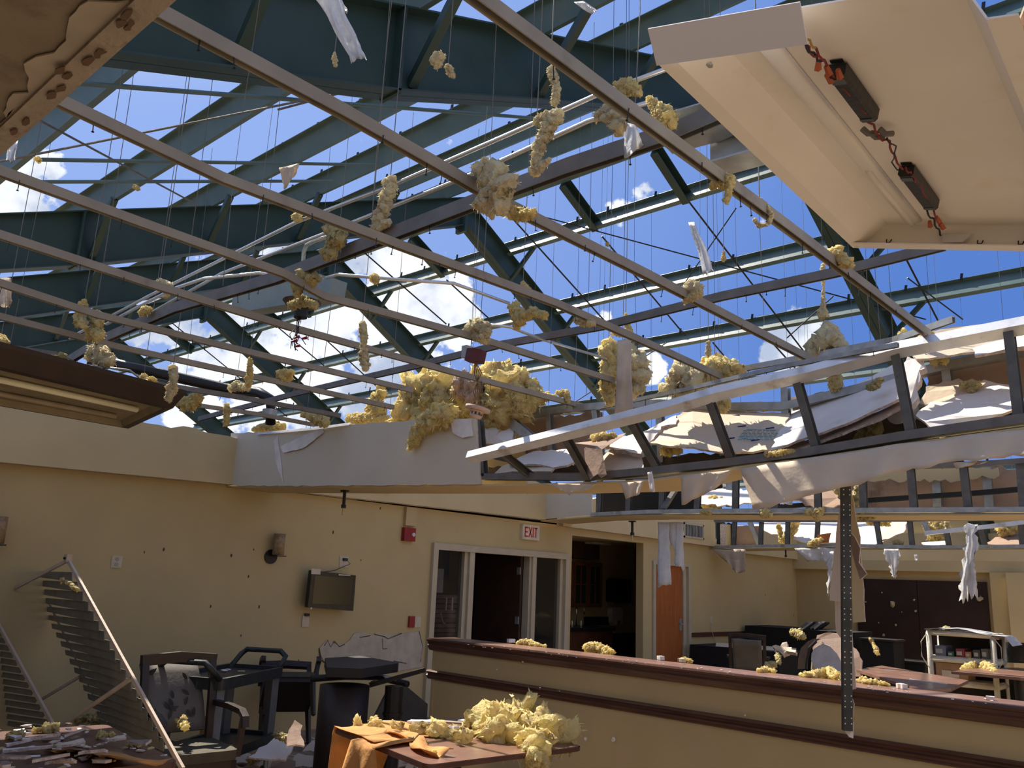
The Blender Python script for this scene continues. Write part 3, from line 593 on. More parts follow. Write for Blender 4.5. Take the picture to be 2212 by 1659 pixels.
# grey duct box and round canopy
dz = oZ(600, 640, 3.0)
DUCT = mat('pale green grey duct', (.22, .27, .25), .45, .2, .06)
dy = oZ(715, 600, 3.1).y
m = MB(); q = [oY(*p, dy+.1) for p in ((500, 660), (530, 672), (710, 642), (718, 600), (690, 592), (505, 632))]
m.slab(q, .10); m.build('duct_box', DUCT, **T('pale grey green sheet metal box under the carrier channel', 'duct'))
rc = thing('lamp_canopy', 'round rusty lamp canopy with frayed wires hanging under the grey box', 'canopy', tuple(oY(655, 690, dy-.05)))
c = oY(652, 655, dy-.05); RUST = mat('rusty canopy', (.09, .06, .04), .8, 0, .4, 20, .3)
MB().cyl(c-Vector((0, 0, .02)), .075, .028, n=20, r2=.10).build('dish', RUST, rc)
MB().cyl(c-Vector((0, 0, .08)), .035, .06, n=14).build('stem', BLACK, rc)
random.seed(9); wm = MB()
WIRE = mat('dark wire', (.02, .015, .02), .6); REDC = mat('red wire cap', (.25, .015, .02), .5)
for i in range(7):
    p = c-Vector((0, 0, .07)); pts = [p]
    for k in range(5): p = p+Vector((random.uniform(-.025, .03), random.uniform(-.02, .02), -random.uniform(.02, .06))); pts.append(p)
    wm.tube(pts, .0022, 5)
    if i < 5: MB().sweep([pts[-2], pts[-2]+Vector((.03, .01, .004))], [(.009, 0), (0, .009), (-.009, 0), (0, -.009)], scale=[.6, 1]).build('wire_cap', REDC, rc)
wm.build('wires', WIRE, rc, kind='stuff')
# hanging dark red junction box
jb = thing('junction_box', 'dark red octagonal junction box hanging above the big glass wool heap', 'junction box', tuple(oZ(1028, 770, 2.85)))
c = oZ(1026, 762, 2.86)
MB().cyl(c-Vector((0, 0, .05)), .062, .06, (.1, .1, 1), 8).build('box', mat('dark red box', (.10, .02, .025), .5), jb)
MB().box(c+Vector((-.09, -.02, -.02)), c+Vector((-.05, .04, .05))).build('bracket', GALV, jb)
wm = MB(); b = oZ(1030, 890, 2.48) if False else oY(1030, 872, 4.0)
for k in range(4):
    wm.tube([c-Vector((0, 0, .04)), c.lerp(b, .35)+Vector((.02*(k-1.5), .02, 0)), c.lerp(b, .7)+Vector((-.02*(k-1.5), 0, 0)), b], .003, 5)
wm.build('wires', mat('brown wire', (.16, .11, .06), .7), jb, kind='stuff')
# smoke detector dangling
sdt = thing('smoke_detector', 'round cream smoke detector dangling below the junction box', 'smoke detector', tuple(oY(1030, 912, 4.2)))
CRM = mat('cream plastic', (.62, .43, .33), .5, 0, .04)
c = oY(1033, 880, 4.0); ax = Vector((-.18, -.12, -1)).normalized()
MB().cyl(c, .088, .022, ax, 28, .083).build('base_disc', CRM, sdt, True); MB().cyl(c+ax*.022, .050, .014, ax, 24, .046).build('collar', CRM, sdt, True)
m = MB()
for k in range(10):
    a = k*math.pi/5; u = Vector((math.cos(a), math.sin(a), 0)); m.bar(c+ax*.036+u*.043, c+ax*.056+u*.043, .010, .006, u)
m.build('cage', CRM, sdt); MB().cyl(c+ax*.036, .037, .02, ax, 18).build('chamber', mat('grey mesh', (.10, .11, .11), .7), sdt)
MB().cyl(c+ax*.056, .046, .022, ax, 24, .030).build('cap', CRM, sdt, True)

# ================================================================ BROKEN LIGHT HOUSING, top right
def housing():
    # local frame: a along the long side (away), b across (to the right and down), n up
    A = oZ(1425, 142, 2.78); B = oZ(1842, 535, 2.80)
    a = (B-A).normalized(); LA = (B-A).length
    dq = ray(2215, 541).normalized()
    # right far corner: lies on the pixel ray right of B, at a distance giving a ~.6 m wide pan
    b0 = ray(2480, 545).normalized(); best = None
    for k in range(60, 140):
        P = EYE+b0*((B-EYE).length*k/100); wdt = (P-B).length; sc_ = abs(wdt-.56)+abs((P-B).normalized().dot(a))*.5
        if best is None or sc_ < best[0]: best = (sc_, P)
    b = best[1]-B; b -= a*b.dot(a); b.normalize(); n = a.cross(b); n = n if n.z > 0 else -n
    d_ = ray(2150, 90); q_ = EYE+d_*((A-EYE).dot(n)/d_.dot(n))-A; WB = q_.dot(b); print('WB', WB, LA)
    t = thing('light_housing', 'large cream fluorescent light housing hanging open with two black ballasts', 'light fixture', tuple(A))
    def P(s, r, h): return A+a*s+b*r+n*h
    H = .085
    th = .004
    def plateq(q, name, m, off=None):
        mm = MB(); mm.slab(q, th); return mm.build(name, m, t)
    plateq([P(.0, .10, H), P(LA, .10, H), P(LA, WB-.06, H), P(0, WB-.06, H)], 'back_pan', WHITEM)
    plateq([P(0, 0, 0), P(LA, 0, 0), P(LA, .035, .012), P(0, .035, .012)], 'side_rim', WHITEM)
    plateq([P(0, .035, .012), P(LA, .035, .012), P(LA, .10, H), P(0, .10, H)], 'side_slope', WHITEM)
    plateq([P(0, WB-.06, H), P(LA, WB-.06, H), P(LA, WB, 0), P(0, WB, 0)], 'side_slope', WHITEM)
    plateq([P(0, WB, 0), P(LA, WB, 0), P(LA, WB+.05, .0), P(0, WB+.05, .0)], 'side_rim', WHITEM)
    plateq([P(LA, 0, 0), P(LA, WB, 0), P(LA, WB, H+.01), P(LA, 0, H+.01)], 'end_wall', WHITEM)
    plateq([P(LA-.05, .02, .0), P(LA, .02, 0), P(LA, WB, 0), P(LA-.05, WB, .0)], 'end_flange', WHITEM)
    plateq([P(-.005, -.005, -.002), P(-.005, WB*.52, -.002), P(-.075, WB*.52, .05), P(-.075, .0, .05)], 'end_lip', WHITEL)
    # shallow pressed rib with rounded end
    MB().sweep([P(.02, .20, H-.003), P(LA-.05, .20, H-.003)], [(-.03, 0), (-.022, -.008), (-.008, -.012), (.008, -.012), (.022, -.008), (.03, 0)], n).build('pressed_rib', WHITEM, t, True)
    MB().tube([P(LA*.62, .20, H-.013), P(LA-.045, .20, H-.013)], .010, 10).build('wire_cover', WHITEM, t, True)
    # ballasts
    blk = mat('ballast black', (.012, .011, .010), .4, 0, .3, 30, .1); lab = mat('ballast grey label', (.10, .11, .12), .6); OR = mat('orange wire nut', (.42, .10, .04), .5); RW = mat('red wire', (.22, .03, .03), .6); BW = mat('dark wire pair', (.02, .03, .04), .5)
    def pix(px, py, h):   # point on the pan plane at height h (below the pan)
        o0 = P(0, 0, h); d = ray(px, py); k = (o0-EYE).dot(n)/d.dot(n); q = EYE+d*k-A; return q.dot(a), q.dot(b)
    for (p0, p1, wd, lb) in (((1815, 150), (1872, 250), .042, 'upper'), ((1962, 368), (2008, 442), .042, 'lower')):
        s0, r0 = pix(*p0, H-.02); s1, r1 = pix(*p1, H-.02); rm = (r0+r1)/2
        m = MB(); pr = [(-wd/2, 0), (wd/2, 0), (wd/2, -.026), (wd/2-.006, -.033), (-wd/2+.006, -.033), (-wd/2, -.026)]
        m.sweep([P(s0, rm, H-.005), P(s1, rm, H-.005)], pr, n); bb = m.build('ballast', blk, t)
        m = MB(); m.slab([P(s0+.01, rm-wd*.38, H-.0395), P(s0+.035, rm-wd*.38, H-.0395), P(s0+.035, rm+wd*.38, H-.0395), P(s0+.01, rm+wd*.38, H-.0395)], .001); m.build('label_plate', lab, bb)
        m = MB(); m.slab([P(s1-.02, rm-wd*.38, H-.0395), P(s1-.008, rm-wd*.38, H-.0395), P(s1-.008, rm+wd*.38, H-.0395), P(s1-.02, rm+wd*.38, H-.0395)], .001); m.build('label_plate', lab, bb)
        for s in (s0-.014, s1): m = MB(); m.slab([P(s, rm-wd*.35, H-.004), P(s+.014, rm-wd*.35, H-.004), P(s+.014, rm+wd*.35, H-.004), P(s, rm+wd*.35, H-.004)], .002); m.build('foot', blk, bb)
    def w3(pts, m, r=.0026, nm='wire'):
        q = []
        for i in range(len(pts)-1):
            for k in range(4):
                x = pts[i][0]+(pts[i+1][0]-pts[i][0])*k/4; y = pts[i][1]+(pts[i+1][1]-pts[i][1])*k/4; s, r_ = pix(x, y, H-.03); q.append(P(s+random.uniform(-.003, .003), r_+random.uniform(-.003, .003), H-.03-.008*math.sin(k)))
        MB().tube(q, r, 6).build(nm, m, t, True)
    random.seed(4)
    w3([(1722, 66), (1740, 90), (1762, 122), (1785, 130)], BW, .003); w3([(1727, 70), (1745, 100), (1770, 128)], RW); w3([(1736, 68), (1750, 88), (1768, 104)], mat('yellow wire', (.4, .26, .06), .6))
    w3([(1765, 104), (1788, 140), (1815, 175), (1850, 220), (1885, 255)], RW, .003); w3([(1875, 255), (1890, 270), (1898, 290), (1920, 305), (1935, 340), (1955, 372)], RW, .003)
    w3([(1918, 298), (1935, 315), (1928, 350), (1945, 372)], BW, .002); w3([(1955, 360), (1970, 375), (1990, 400), (2010, 440)], RW); w3([(2005, 455), (2018, 475), (2030, 500), (2045, 515)], BW, .003); w3([(2018, 455), (2028, 480), (2040, 495)], RW)
    for px, py in ((1768, 130), (1785, 142), (1785, 160), (1810, 150), (2008, 478), (2022, 468), (2032, 482)):
        s, r_ = pix(px, py, H-.03); MB().sweep([P(s, r_, H-.03), P(s+.022, r_+random.uniform(-.01, .01), H-.04)], [(.0085, 0), (.0026, .008), (-.007, .005), (-.007, -.005), (.0026, -.008)], n, scale=[.7, 1]).build('wire_nut', OR, t)
    for px, py in ((1878, 284), (1895, 292), (1915, 285)):
        s, r_ = pix(px, py, H-.02); MB().tube([P(s-.02, r_-.012, H-.02), P(s-.005, r_, H-.028), P(s+.012, r_+.012, H-.02)], .008, 8).build('cable_clamp', GALVD, t)
    # bolts, clips and knock-out flap at the far end
    for px, py, l in ((1540, 105, .04), (1890, 490, .025), (2210, 490, .025)):
        s, r_ = pix(px, py, H); MB().cyl(P(s, r_, H), .004, -l, n, 8).build('bolt', GALV, t); MB().cyl(P(s, r_, H-l), .009, -.004, n, 10).build('bolt_head', GALV, t)
    for px in (1920, 2115, 2203):
        s, r_ = pix(px, 524, .02); MB().tube([P(LA-.005, r_-.008, .03), P(LA-.010, r_-.006, .018), P(LA-.010, r_+.006, .018), P(LA-.005, r_+.008, .03)], .0022, 6).build('spring_clip', BLACK, t)
    s, r_ = pix(2060, 515, .03); m = MB(); m.slab([P(LA-.012, r_-.04, .045), P(LA-.012, r_+.05, .05), P(LA-.03, r_+.03, .015), P(LA-.03, r_-.03, .012)], .002); m.build('knockout_flap', WHITEL, t)
    # remaining ceiling board beyond the housing
    m = MB(); m.slab([P(-1.2, WB+.05, .012), P(LA*.7, WB+.05, .012), P(LA*.7, WB+1.6, .012), P(-1.2, WB+1.6, .012)], .016, jag=.015)
    m.build('ceiling_board', [PINK, GYPEDGE], **T('brown ceiling board remnant to the right of the light housing', 'ceiling board'))
housing()

# ================================================================ TORN CEILING, top left
m = MB(); m.slab([(-1.15, .455, 2.452), (-1.15, -2.3, 2.452), (-7.88, -2.3, 2.452), (-7.88, .455, 2.452)], .02)
m.build('ceiling_1', mat('old brown ceiling', (.27, .22, .155), .85, 0, .15, 3, .1, stain=(.15, .12, .085)), **S())
ez = 2.449
pk = [oZ(*p, ez) for p in ((330, 2), (190, 0), (150, 35), (143, 85), (117, 112), (78, 120), (52, 135), (63, 165), (62, 198), (28, 200), (8, 240), (14, 252), (30, 232), (5, 262), (-80, 330), (-140, 380), (-10, 292), (80, 218), (180, 130), (250, 60))]
m = MB(); m.slab(list(reversed(pk)), .003, jag=.003, step=.02); m.build('peeling_paint', mat('lighter ceiling paint', (.43, .37, .29), .75), **T('curling sheet of lighter paint peeling off the torn ceiling, top left', 'peeling paint'))
eb = MB(); a0, a1 = oZ(345, -3, 2.45), oZ(-140, 440, 2.45)
eb.sweep([(a0.x+.35, .44, 2.446), (-7.8, .44, 2.446)], rect(.036, .014)); eb.sweep([(a0.x+.35, .462, 2.47), (-7.8, .462, 2.47)], rect(.012, .045)); eb.build('trim_11', mat('corner bead plaster', (.40, .335, .265), .8, 0, .12, 8, .3, 40, stain=(.24, .15, .10), stscale=9), **S())
random.seed(12); sm = MB()
for px, py in ((275, 30), (262, 50), (280, 55), (130, 152), (145, 163), (130, 190), (215, 115), (110, 205), (190, 130), (55, 262), (30, 285)):
    c = oZ(px, py, 2.436); k = 8; sm.slab([c+Vector((random.uniform(.6, 1)*.022*math.cos(i*2*math.pi/k), random.uniform(.3, 1)*.009*math.sin(i*2*math.pi/k), 0)) for i in range(k)], .002)
sm.build('torn_specks', mat('torn paper brown', (.16, .10, .065), .9), kind='stuff', **T('brown torn paper specks along the edge of the torn ceiling', 'torn paper'))

# ================================================================ WOOD FRAMED LIGHT, left edge
wf = thing('framed_light', 'dark wood framed fluorescent light at the left edge', 'light fixture', tuple(oZ(150, 880, 2.6)))
zf = 2.60
A, B, Cc, D = oZ(-200, 745, zf), oZ(385, 884, zf), oZ(283, 930, zf), oZ(-200, 846, zf)
q = [A, B, Cc, D]; ctr = sum(q, Vector())/4
def inset(q, k): return [p.lerp(ctr, k) for p in q]
def insetd(q, d):
    out = []
    for i in range(4):
        p = q[i]; e1 = (q[(i+1) % 4]-p).normalized(); e0 = (q[i-1]-p).normalized(); out.append(p+(e1+e0)*d)
    return out
prof = [(0, 0), (.025, .0), (.05, .012), (.075, .03), (.085, .055)]   # inset, rise
lay = [[p+Vector((0, 0, 0)) for p in insetd(q, .09)], [p+Vector((0, 0, .005)) for p in insetd(q, .03)], [p+Vector((0, 0, .03)) for p in insetd(q, .015)], [p+Vector((0, 0, .055)) for p in insetd(q, .0)], [p+Vector((0, 0, .10)) for p in insetd(q, -.03)], [p+Vector((0, 0, .125)) for p in insetd(q, -.035)]]
m = MB()
for k in range(len(lay)-1):
    for i in range(4): m.add([lay[k][i], lay[k][(i+1) % 4], lay[k+1][(i+1) % 4], lay[k+1][i]], [(0, 1, 2, 3)])
m.add(lay[-1], [(0, 1, 2, 3)]); m.build('frame', DWOODF, wf)
inn = insetd(q, .09); 
m = MB(); m.add([p+Vector((0, 0, .0)) for p in inn]+[p+Vector((0, 0, .04)) for p in insetd(q, .12)], [(0, 1, 5, 4), (1, 2, 6, 5), (2, 3, 7, 6), (3, 0, 4, 7), (4, 5, 6, 7)]); m.build('reflector', mat('lamp reflector', (.30, .25, .16), .6), wf)
for k, nm in ((.22, 1), ):
    a = inn[0].lerp(inn[3], .30); b = inn[1].lerp(inn[2], .30); b = a.lerp(b, .93); m = MB(); m.tube([a+Vector((0, 0, .015)), b+Vector((0, 0, .015))], .019, 12); m.build('tube_lamp', mat('lamp tube', (.95, .94, .74), .3, 0, .02), wf, True)
a = inn[0].lerp(inn[3], .72); b = inn[1].lerp(inn[2], .72); m = MB(); m.tube([a+Vector((0, 0, .02)), a.lerp(b, .9)+Vector((0, 0, .02))], .017, 12); m.build('tube_lamp', mat('grey lamp tube', (.42, .36, .26), .4), wf, True)

# ================================================================ SOFFIT BEAM 1 (left part still boarded, right part torn open)
Y1, Y1B = 4.44, 4.98
b1 = thing('soffit_beam', 'nearest soffit beam, grey boarded box at the left with torn paper edges', 'soffit', (-6.8, Y1, 2.3))
random.seed(31)
top = [(502, 936), (560, 934), (610, 930), (700, 924), (780, 916), (860, 911), (940, 906), (1033, 904)]
bot = [(1042, 1046), (850, 1048), (700, 1050), (490, 1050)]
m = MB(); m.slab([oY(*p, Y1) for p in reversed(bot)]+[oY(*p, Y1) for p in reversed(top)], -.016, jag=.006, step=.08, mi2=1); m.build('face_board', [GREYP, GYPEDGE], b1)
fb = [oY(*p, Y1) for p in ((490, 1050), (850, 1048), (1042, 1046), (1180, 1044), (1400, 1036), (1560, 1013), (1750, 988), (1955, 957), (2212, 922), (2400, 900))]
m = MB()
for i in range(len(fb)-1):
    a, b = fb[i], fb[i+1]; dy = Vector((0, Y1B-Y1, 0)); m.slab([a, b, b+dy+Vector((0, 0, .05 if i > 3 else .0)), a+dy], .014)
m.build('underside_board', [SOFF, GYPEDGE], b1)
m = MB(); m.slab([Vector((XW+.13, Y1B, 2.45)), oY(1030, 1040, Y1)+Vector((0, .54, 0)), oY(1030, 905, Y1)+Vector((0, .54, 0)), Vector((XW+.13, Y1B, 2.98))], .014, jag=.01); m.build('back_board', SOFF, b1)
# curling paper along the torn top edge
def curl(pts, y, name, label=None, mt=PAPER, depth=.05, parent=None):
    P0 = [oY(*p, y) for p in pts]; rows = [P0, [p+Vector((0, -depth*.6, .01)) for p in P0], [p+Vector((0, -depth, -depth*.5)) for p in P0]]
    return MB().sheet(rows, .002, ripple=.015).build(name, mt, parent, **(T(label, 'torn paper') if parent is None else {}))
curl([(560, 935), (610, 933), (690, 925), (760, 917)], Y1-.005, 'torn_paper', parent=b1, mt=PLAST, depth=.03)
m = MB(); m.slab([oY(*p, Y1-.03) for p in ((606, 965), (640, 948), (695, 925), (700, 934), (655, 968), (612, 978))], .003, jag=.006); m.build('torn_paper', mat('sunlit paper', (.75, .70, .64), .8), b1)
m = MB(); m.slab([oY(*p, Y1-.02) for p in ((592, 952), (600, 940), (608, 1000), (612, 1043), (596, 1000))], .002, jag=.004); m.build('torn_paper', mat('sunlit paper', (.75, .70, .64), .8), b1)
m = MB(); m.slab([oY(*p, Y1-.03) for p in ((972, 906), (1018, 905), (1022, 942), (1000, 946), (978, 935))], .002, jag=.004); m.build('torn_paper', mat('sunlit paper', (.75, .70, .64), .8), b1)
# frame
f1 = thing('soffit_frame', 'bent galvanised stud frame of the collapsed soffit, torn open on the right', 'soffit frame', (-2.9, Y1, 2.3))
FRD = mat('dark galvanised stud', (.12, .115, .10), .55, .1, .25, 12, .06, stain=(.10, .08, .06))
bt = [oY(*p, Y1+.03) for p in ((1043, 1030), (1271, 1031), (1407, 1018), (1550, 1003), (1745, 978), (1954, 943), (2212, 906), (2420, 880))]
MB().sweep(bt, uprof(.07, .045, .003)).build('bottom_track', GALVD, f1)
bt2 = [p+Vector((0, .42, .06)) for p in bt]; MB().sweep(bt2, uprof(.07, .04, .003)).build('bottom_track', GALVD, f1)
tt = [oY(*p, y) for p, y in (((1014, 989), 4.05), ((1150, 955), 4.12), ((1271, 924), 4.2), ((1440, 882), 4.3), ((1550, 850), 4.36), ((1750, 806), 4.42), ((1939, 756), 4.46), ((2209, 704), 4.48), ((2420, 668), 4.48))]
MB().sweep(tt, [(-.035, -.028), (.035, -.028), (.035, .030), (.028, .030), (.028, -.020), (-.028, -.020), (-.028, .030), (-.035, .030)][::-1], (0, .6, 1)).build('top_track', mat('shiny bent track', (.72, .73, .75), .32, .35, .10, 9, .04, stain=(.42, .36, .30), stscale=5), f1)
def stud(a, b, ya, yb, w_=.044, m=FRD, par=None, d=.05):
    return MB().sweep([oY(*a, ya), oY(*b, yb)], cprof(w_, d, .004), (0, 1, 0)).build('stud', m, par or f1)
stud((1036, 905), (1046, 1030), Y1+.02, Y1+.02)
for a, b, ya in (((1081, 975), (1146, 1027), 4.12), ((1222, 944), (1274, 1036), 4.2), ((1361, 905), (1422, 1013), 4.3), ((1532, 862), (1580, 992), 4.38), ((1721, 818), (1765, 972), 4.44), ((1936, 765), (1969, 938), 4.47), ((2179, 708), (2202, 905), 4.48), ((2300, 690), (2320, 890), 4.48)):
    stud(a, b, ya, Y1+.03)
tb = [oY(*p, Y1B-.03) for p in ((1060, 905), (1135, 898), (1225, 884), (1301, 878), (1430, 872), (1560, 880), (1700, 878), (1860, 840), (1960, 812), (2050, 790), (2180, 765), (2400, 715))]
MB().sweep(tb, uprof(.07, .05, .003)).build('top_track', GALV, f1)
for a, b in (((1187, 893), (1195, 1020)), ((1286, 882), (1302, 1015)), ((1697, 838), (1700, 960)), ((2044, 787), (2056, 900)), ((1425, 872), (1430, 1000)), ((1560, 880), (1565, 985)), ((1850, 842), (1856, 940))): stud(a, b, Y1B-.03, Y1B-.03, m=GALV)
stud((1110, 915), (1165, 960), 4.7, 4.55, .07, GALV); stud((1010, 972), (1180, 1012), 4.6, 4.8)
# boards behind the frame and boards lying in it
def board(name, label, pts, th=.014, m=GYP, jag=.012, cat='drywall piece', step=.05, parent=None):
    P3 = [oY(px, py, y) for px, py, y in pts]; nr = Vector()
    for i in range(len(P3)): nr += P3[i].cross(P3[(i+1) % len(P3)])
    # back side goes away from the viewer
    c = sum(P3, Vector())/len(P3)
    if nr.dot(EYE-c) < 0: P3.reverse()
    mb = MB(); mb.slab(P3, th, jag=jag, step=step, mi2=1); k = {} if parent is not None else T(label, cat)
    return mb.build(name, [m, GYPEDGE], parent, **k)
yb = Y1B+.02
board('x', '', [(1135, 905, yb), (1300, 890, yb), (1310, 960, yb), (1290, 1000, yb), (1195, 1010, yb), (1060, 1025, yb), (1060, 915, yb)], m=PINK, parent=f1).name = 'backing_board'
board('x', '', [(2000, 805, yb), (2212, 760, yb), (2420, 720, yb), (2420, 900, yb), (2212, 860, yb), (2060, 832, yb), (2010, 880, yb)], m=PINK, parent=f1).name = 'backing_board'
board('drywall_piece', 'big white sunlit board slanting up between the studs of the collapsed soffit', [(1700, 893, 5.02), (1780, 862, 5.08), (1850, 830, 5.10), (1943, 781, 5.12), (1951, 856, 4.66), (1850, 905, 4.58), (1756, 940, 4.54), (1664, 972, 4.53)])
board('drywall_piece', 'tan paper faced board with faint blue print left of the big white board', [(1411, 950, 4.70), (1440, 915, 4.85), (1481, 884, 4.92), (1580, 889, 4.94), (1705, 891, 4.94), (1690, 930, 4.78), (1664, 972, 4.62), (1576, 978, 4.6), (1480, 965, 4.6), (1404, 957, 4.64)], m=PAPER)
pr = MB(); random.seed(8)
def onboard(px, py): 
    A_, B_, C_ = oY(1411, 950, 4.70), oY(1705, 891, 4.94), oY(1664, 972, 4.62); n = (B_-A_).cross(C_-A_).normalized(); d = ray(px, py); p = EYE+d*((A_-EYE).dot(n)/d.dot(n)); return p+(EYE-p).normalized()*.022
for k in range(7):
    y = 930+k*3.2; x = 1606-k*2.2
    while x < 1678-k*1.5:
        l = random.uniform(4, 12); pr.bar(onboard(x, y), onboard(min(x+l, 1682), y), .0009, .004, (0, -1, 1)); x += l+2.5
pr.bar(onboard(1602, 947), onboard(1614, 927), .0009, .003, (0, -1, 1)); pr.bar(onboard(1602, 947), onboard(1625, 949), .0009, .003, (0, -1, 1)); pr.bar(onboard(1614, 927), onboard(1682, 929), .0009, .003, (0, -1, 1)) 
bd = [o for o in bpy.data.objects if o.get('label', '').startswith('tan paper faced board')][0]
pr.build('blue_print', mat('blue print', (.12, .38, .48), .7), bd, kind='stuff')
mk = MB()
for px, py in ((1603, 921), (1664, 925), (1632, 951), (1579, 947), (1590, 898)): c = onboard(px, py); mk.bar(c-Vector((.03, 0, 0)), c+Vector((.025, 0, .002)), .001, .009, (0, -1, 1))
mk.build('blue_marks', mat('blue ink', (.03, .035, .20), .6), bd, kind='stuff')
board('drywall_piece', 'bright sunlit board with a ragged paper edge at the far right of the collapsed soffit', [(1978, 898, 4.58), (2010, 868, 4.75), (2040, 868, 4.78), (2090, 842, 4.88), (2125, 820, 4.93), (2189, 832, 4.93), (2195, 882, 4.62), (2110, 915, 4.60), (2031, 943, 4.52)])
board('drywall_piece', 'torn tan paper flap above the ragged board at the far right', [(1986, 870, 4.85), (2000, 835, 4.9), (2040, 822, 4.93), (2100, 818, 4.93), (2130, 826, 4.9), (2080, 850, 4.84), (2050, 870, 4.8), (2020, 890, 4.78)], m=PAPER, jag=.022, step=.03)
board('drywall_piece', 'chunky cracked plaster block at the left end of the collapsed soffit', [(1043, 932, 4.6), (1052, 915, 4.72), (1075, 905, 4.75), (1111, 918, 4.72), (1108, 956, 4.6), (1078, 962, 4.6), (1044, 958, 4.6)], .05, jag=.01)
board('drywall_piece', 'crumpled sunlit board low in the collapsed soffit, beside the left end', [(1100, 1004, 4.55), (1119, 989, 4.68), (1152, 975, 4.8), (1228, 970, 4.85), (1252, 992, 4.7), (1225, 1005, 4.6), (1195, 1010, 4.56), (1150, 1002, 4.55)], jag=.014)
board('drywall_piece', 'second layer of broken board just under the crumpled sunlit board', [(1066, 1024, 4.52), (1085, 1006, 4.6), (1110, 1000, 4.62), (1200, 1008, 4.58), (1190, 1018, 4.53), (1120, 1018, 4.52)], jag=.018, m=PAPER)
board('drywall_piece', 'thick cream board corner below the brown cardboard in the soffit', [(1298, 990, 4.66), (1325, 965, 4.75), (1385, 985, 4.7), (1390, 1012, 4.52), (1345, 1018, 4.5), (1304, 1014, 4.52)], .05, m=PAPER, jag=.008)
board('drywall_piece', 'long ragged shard rising right from the cream board corner', [(1306, 962, 4.72), (1345, 942, 4.78), (1392, 935, 4.8), (1423, 915, 4.85), (1461, 897, 4.88), (1460, 916, 4.8), (1428, 921, 4.78), (1403, 955, 4.66), (1385, 980, 4.6), (1340, 972, 4.6)], .03, jag=.016, step=.03)
board('drywall_piece', 'paper covered board roll curling up behind the right end of the bent track', [(1965, 745, 4.8), (2000, 722, 4.85), (2060, 705, 4.9), (2140, 700, 4.95), (2212, 690, 5.0), (2330, 670, 5.0), (2330, 740, 4.9), (2212, 752, 4.8), (2100, 760, 4.75), (2030, 770, 4.7), (1980, 775, 4.7)], m=PAPER, jag=.012)
board('drywall_piece', 'broken strip wedged behind the rightmost stud of the soffit', [(2100, 752, 4.72), (2180, 730, 4.74), (2330, 700, 4.74), (2330, 735, 4.6), (2180, 752, 4.6), (2105, 768, 4.62)], m=GYP, jag=.012)
board('drywall_piece', 'small crumbling board fragment behind the top of the big white board', [(1700, 862, 4.98), (1760, 850, 5.0), (1800, 852, 5.0), (1760, 870, 4.97), (1712, 885, 4.95)], m=PINK, jag=.02, step=.03)
board('drywall_piece', 'crushed vertical board edge at the peak of the big white board', [(1946, 790, 4.72), (1960, 770, 4.75), (1985, 775, 4.75), (2000, 792, 4.72), (1985, 800, 4.66), (1975, 870, 4.6), (1962, 880, 4.58), (1956, 850, 4.6)], .04, jag=.02, step=.03)
board('drywall_piece', 'long dark edged board under the big white board', [(1680, 975, 4.62), (1760, 945, 4.68), (1860, 905, 4.72), (1940, 868, 4.74), (1955, 875, 4.62), (1900, 905, 4.6), (1780, 950, 4.56), (1700, 980, 4.54)], m=PINK, jag=.014)
random.seed(123); LOWB = mat('soffit shade board', (.10, .08, .06), .9, 0, .3, 6, .3, stain=(.05, .045, .035))  # added dark boards; the soffit's inner shade is put into their colour
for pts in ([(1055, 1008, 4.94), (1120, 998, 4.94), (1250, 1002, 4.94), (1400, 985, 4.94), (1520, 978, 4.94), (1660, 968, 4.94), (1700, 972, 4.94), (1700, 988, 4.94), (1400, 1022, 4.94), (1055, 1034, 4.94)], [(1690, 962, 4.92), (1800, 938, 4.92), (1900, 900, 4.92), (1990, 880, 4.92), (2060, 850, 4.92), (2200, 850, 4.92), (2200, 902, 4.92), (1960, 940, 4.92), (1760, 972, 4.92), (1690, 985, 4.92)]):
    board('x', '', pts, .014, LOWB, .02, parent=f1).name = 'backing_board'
# cardboard flap
cb = thing('cardboard_flap', 'folded brown cardboard flap hanging in the soffit with glass wool on it', 'cardboard', tuple(oY(1290, 1060, 4.5)))
for pts in ([(1240, 957, 4.5), (1290, 963, 4.42), (1300, 971, 4.4), (1345, 942, 4.55), (1352, 935, 4.62), (1300, 950, 4.7)], [(1264, 966, 4.44), (1300, 971, 4.4), (1310, 1025, 4.36), (1298, 1032, 4.36), (1290, 1024, 4.36), (1275, 1034, 4.36)], [(1262, 968, 4.46), (1278, 1000, 4.4), (1276, 1036, 4.38), (1266, 1020, 4.42)]):
    board('x', '', pts, .003, KRAFT, .004, parent=cb).name = 'flap'
# dark duct collar between studs
MB().cyl(oY(1935, 895, 4.75), .055, .16, (.15, .8, .2), 16).build('duct_collar', mat('white collar', (.55, .56, .58), .35), **T('white round duct collar poking out behind the third stud from the right', 'duct collar'))

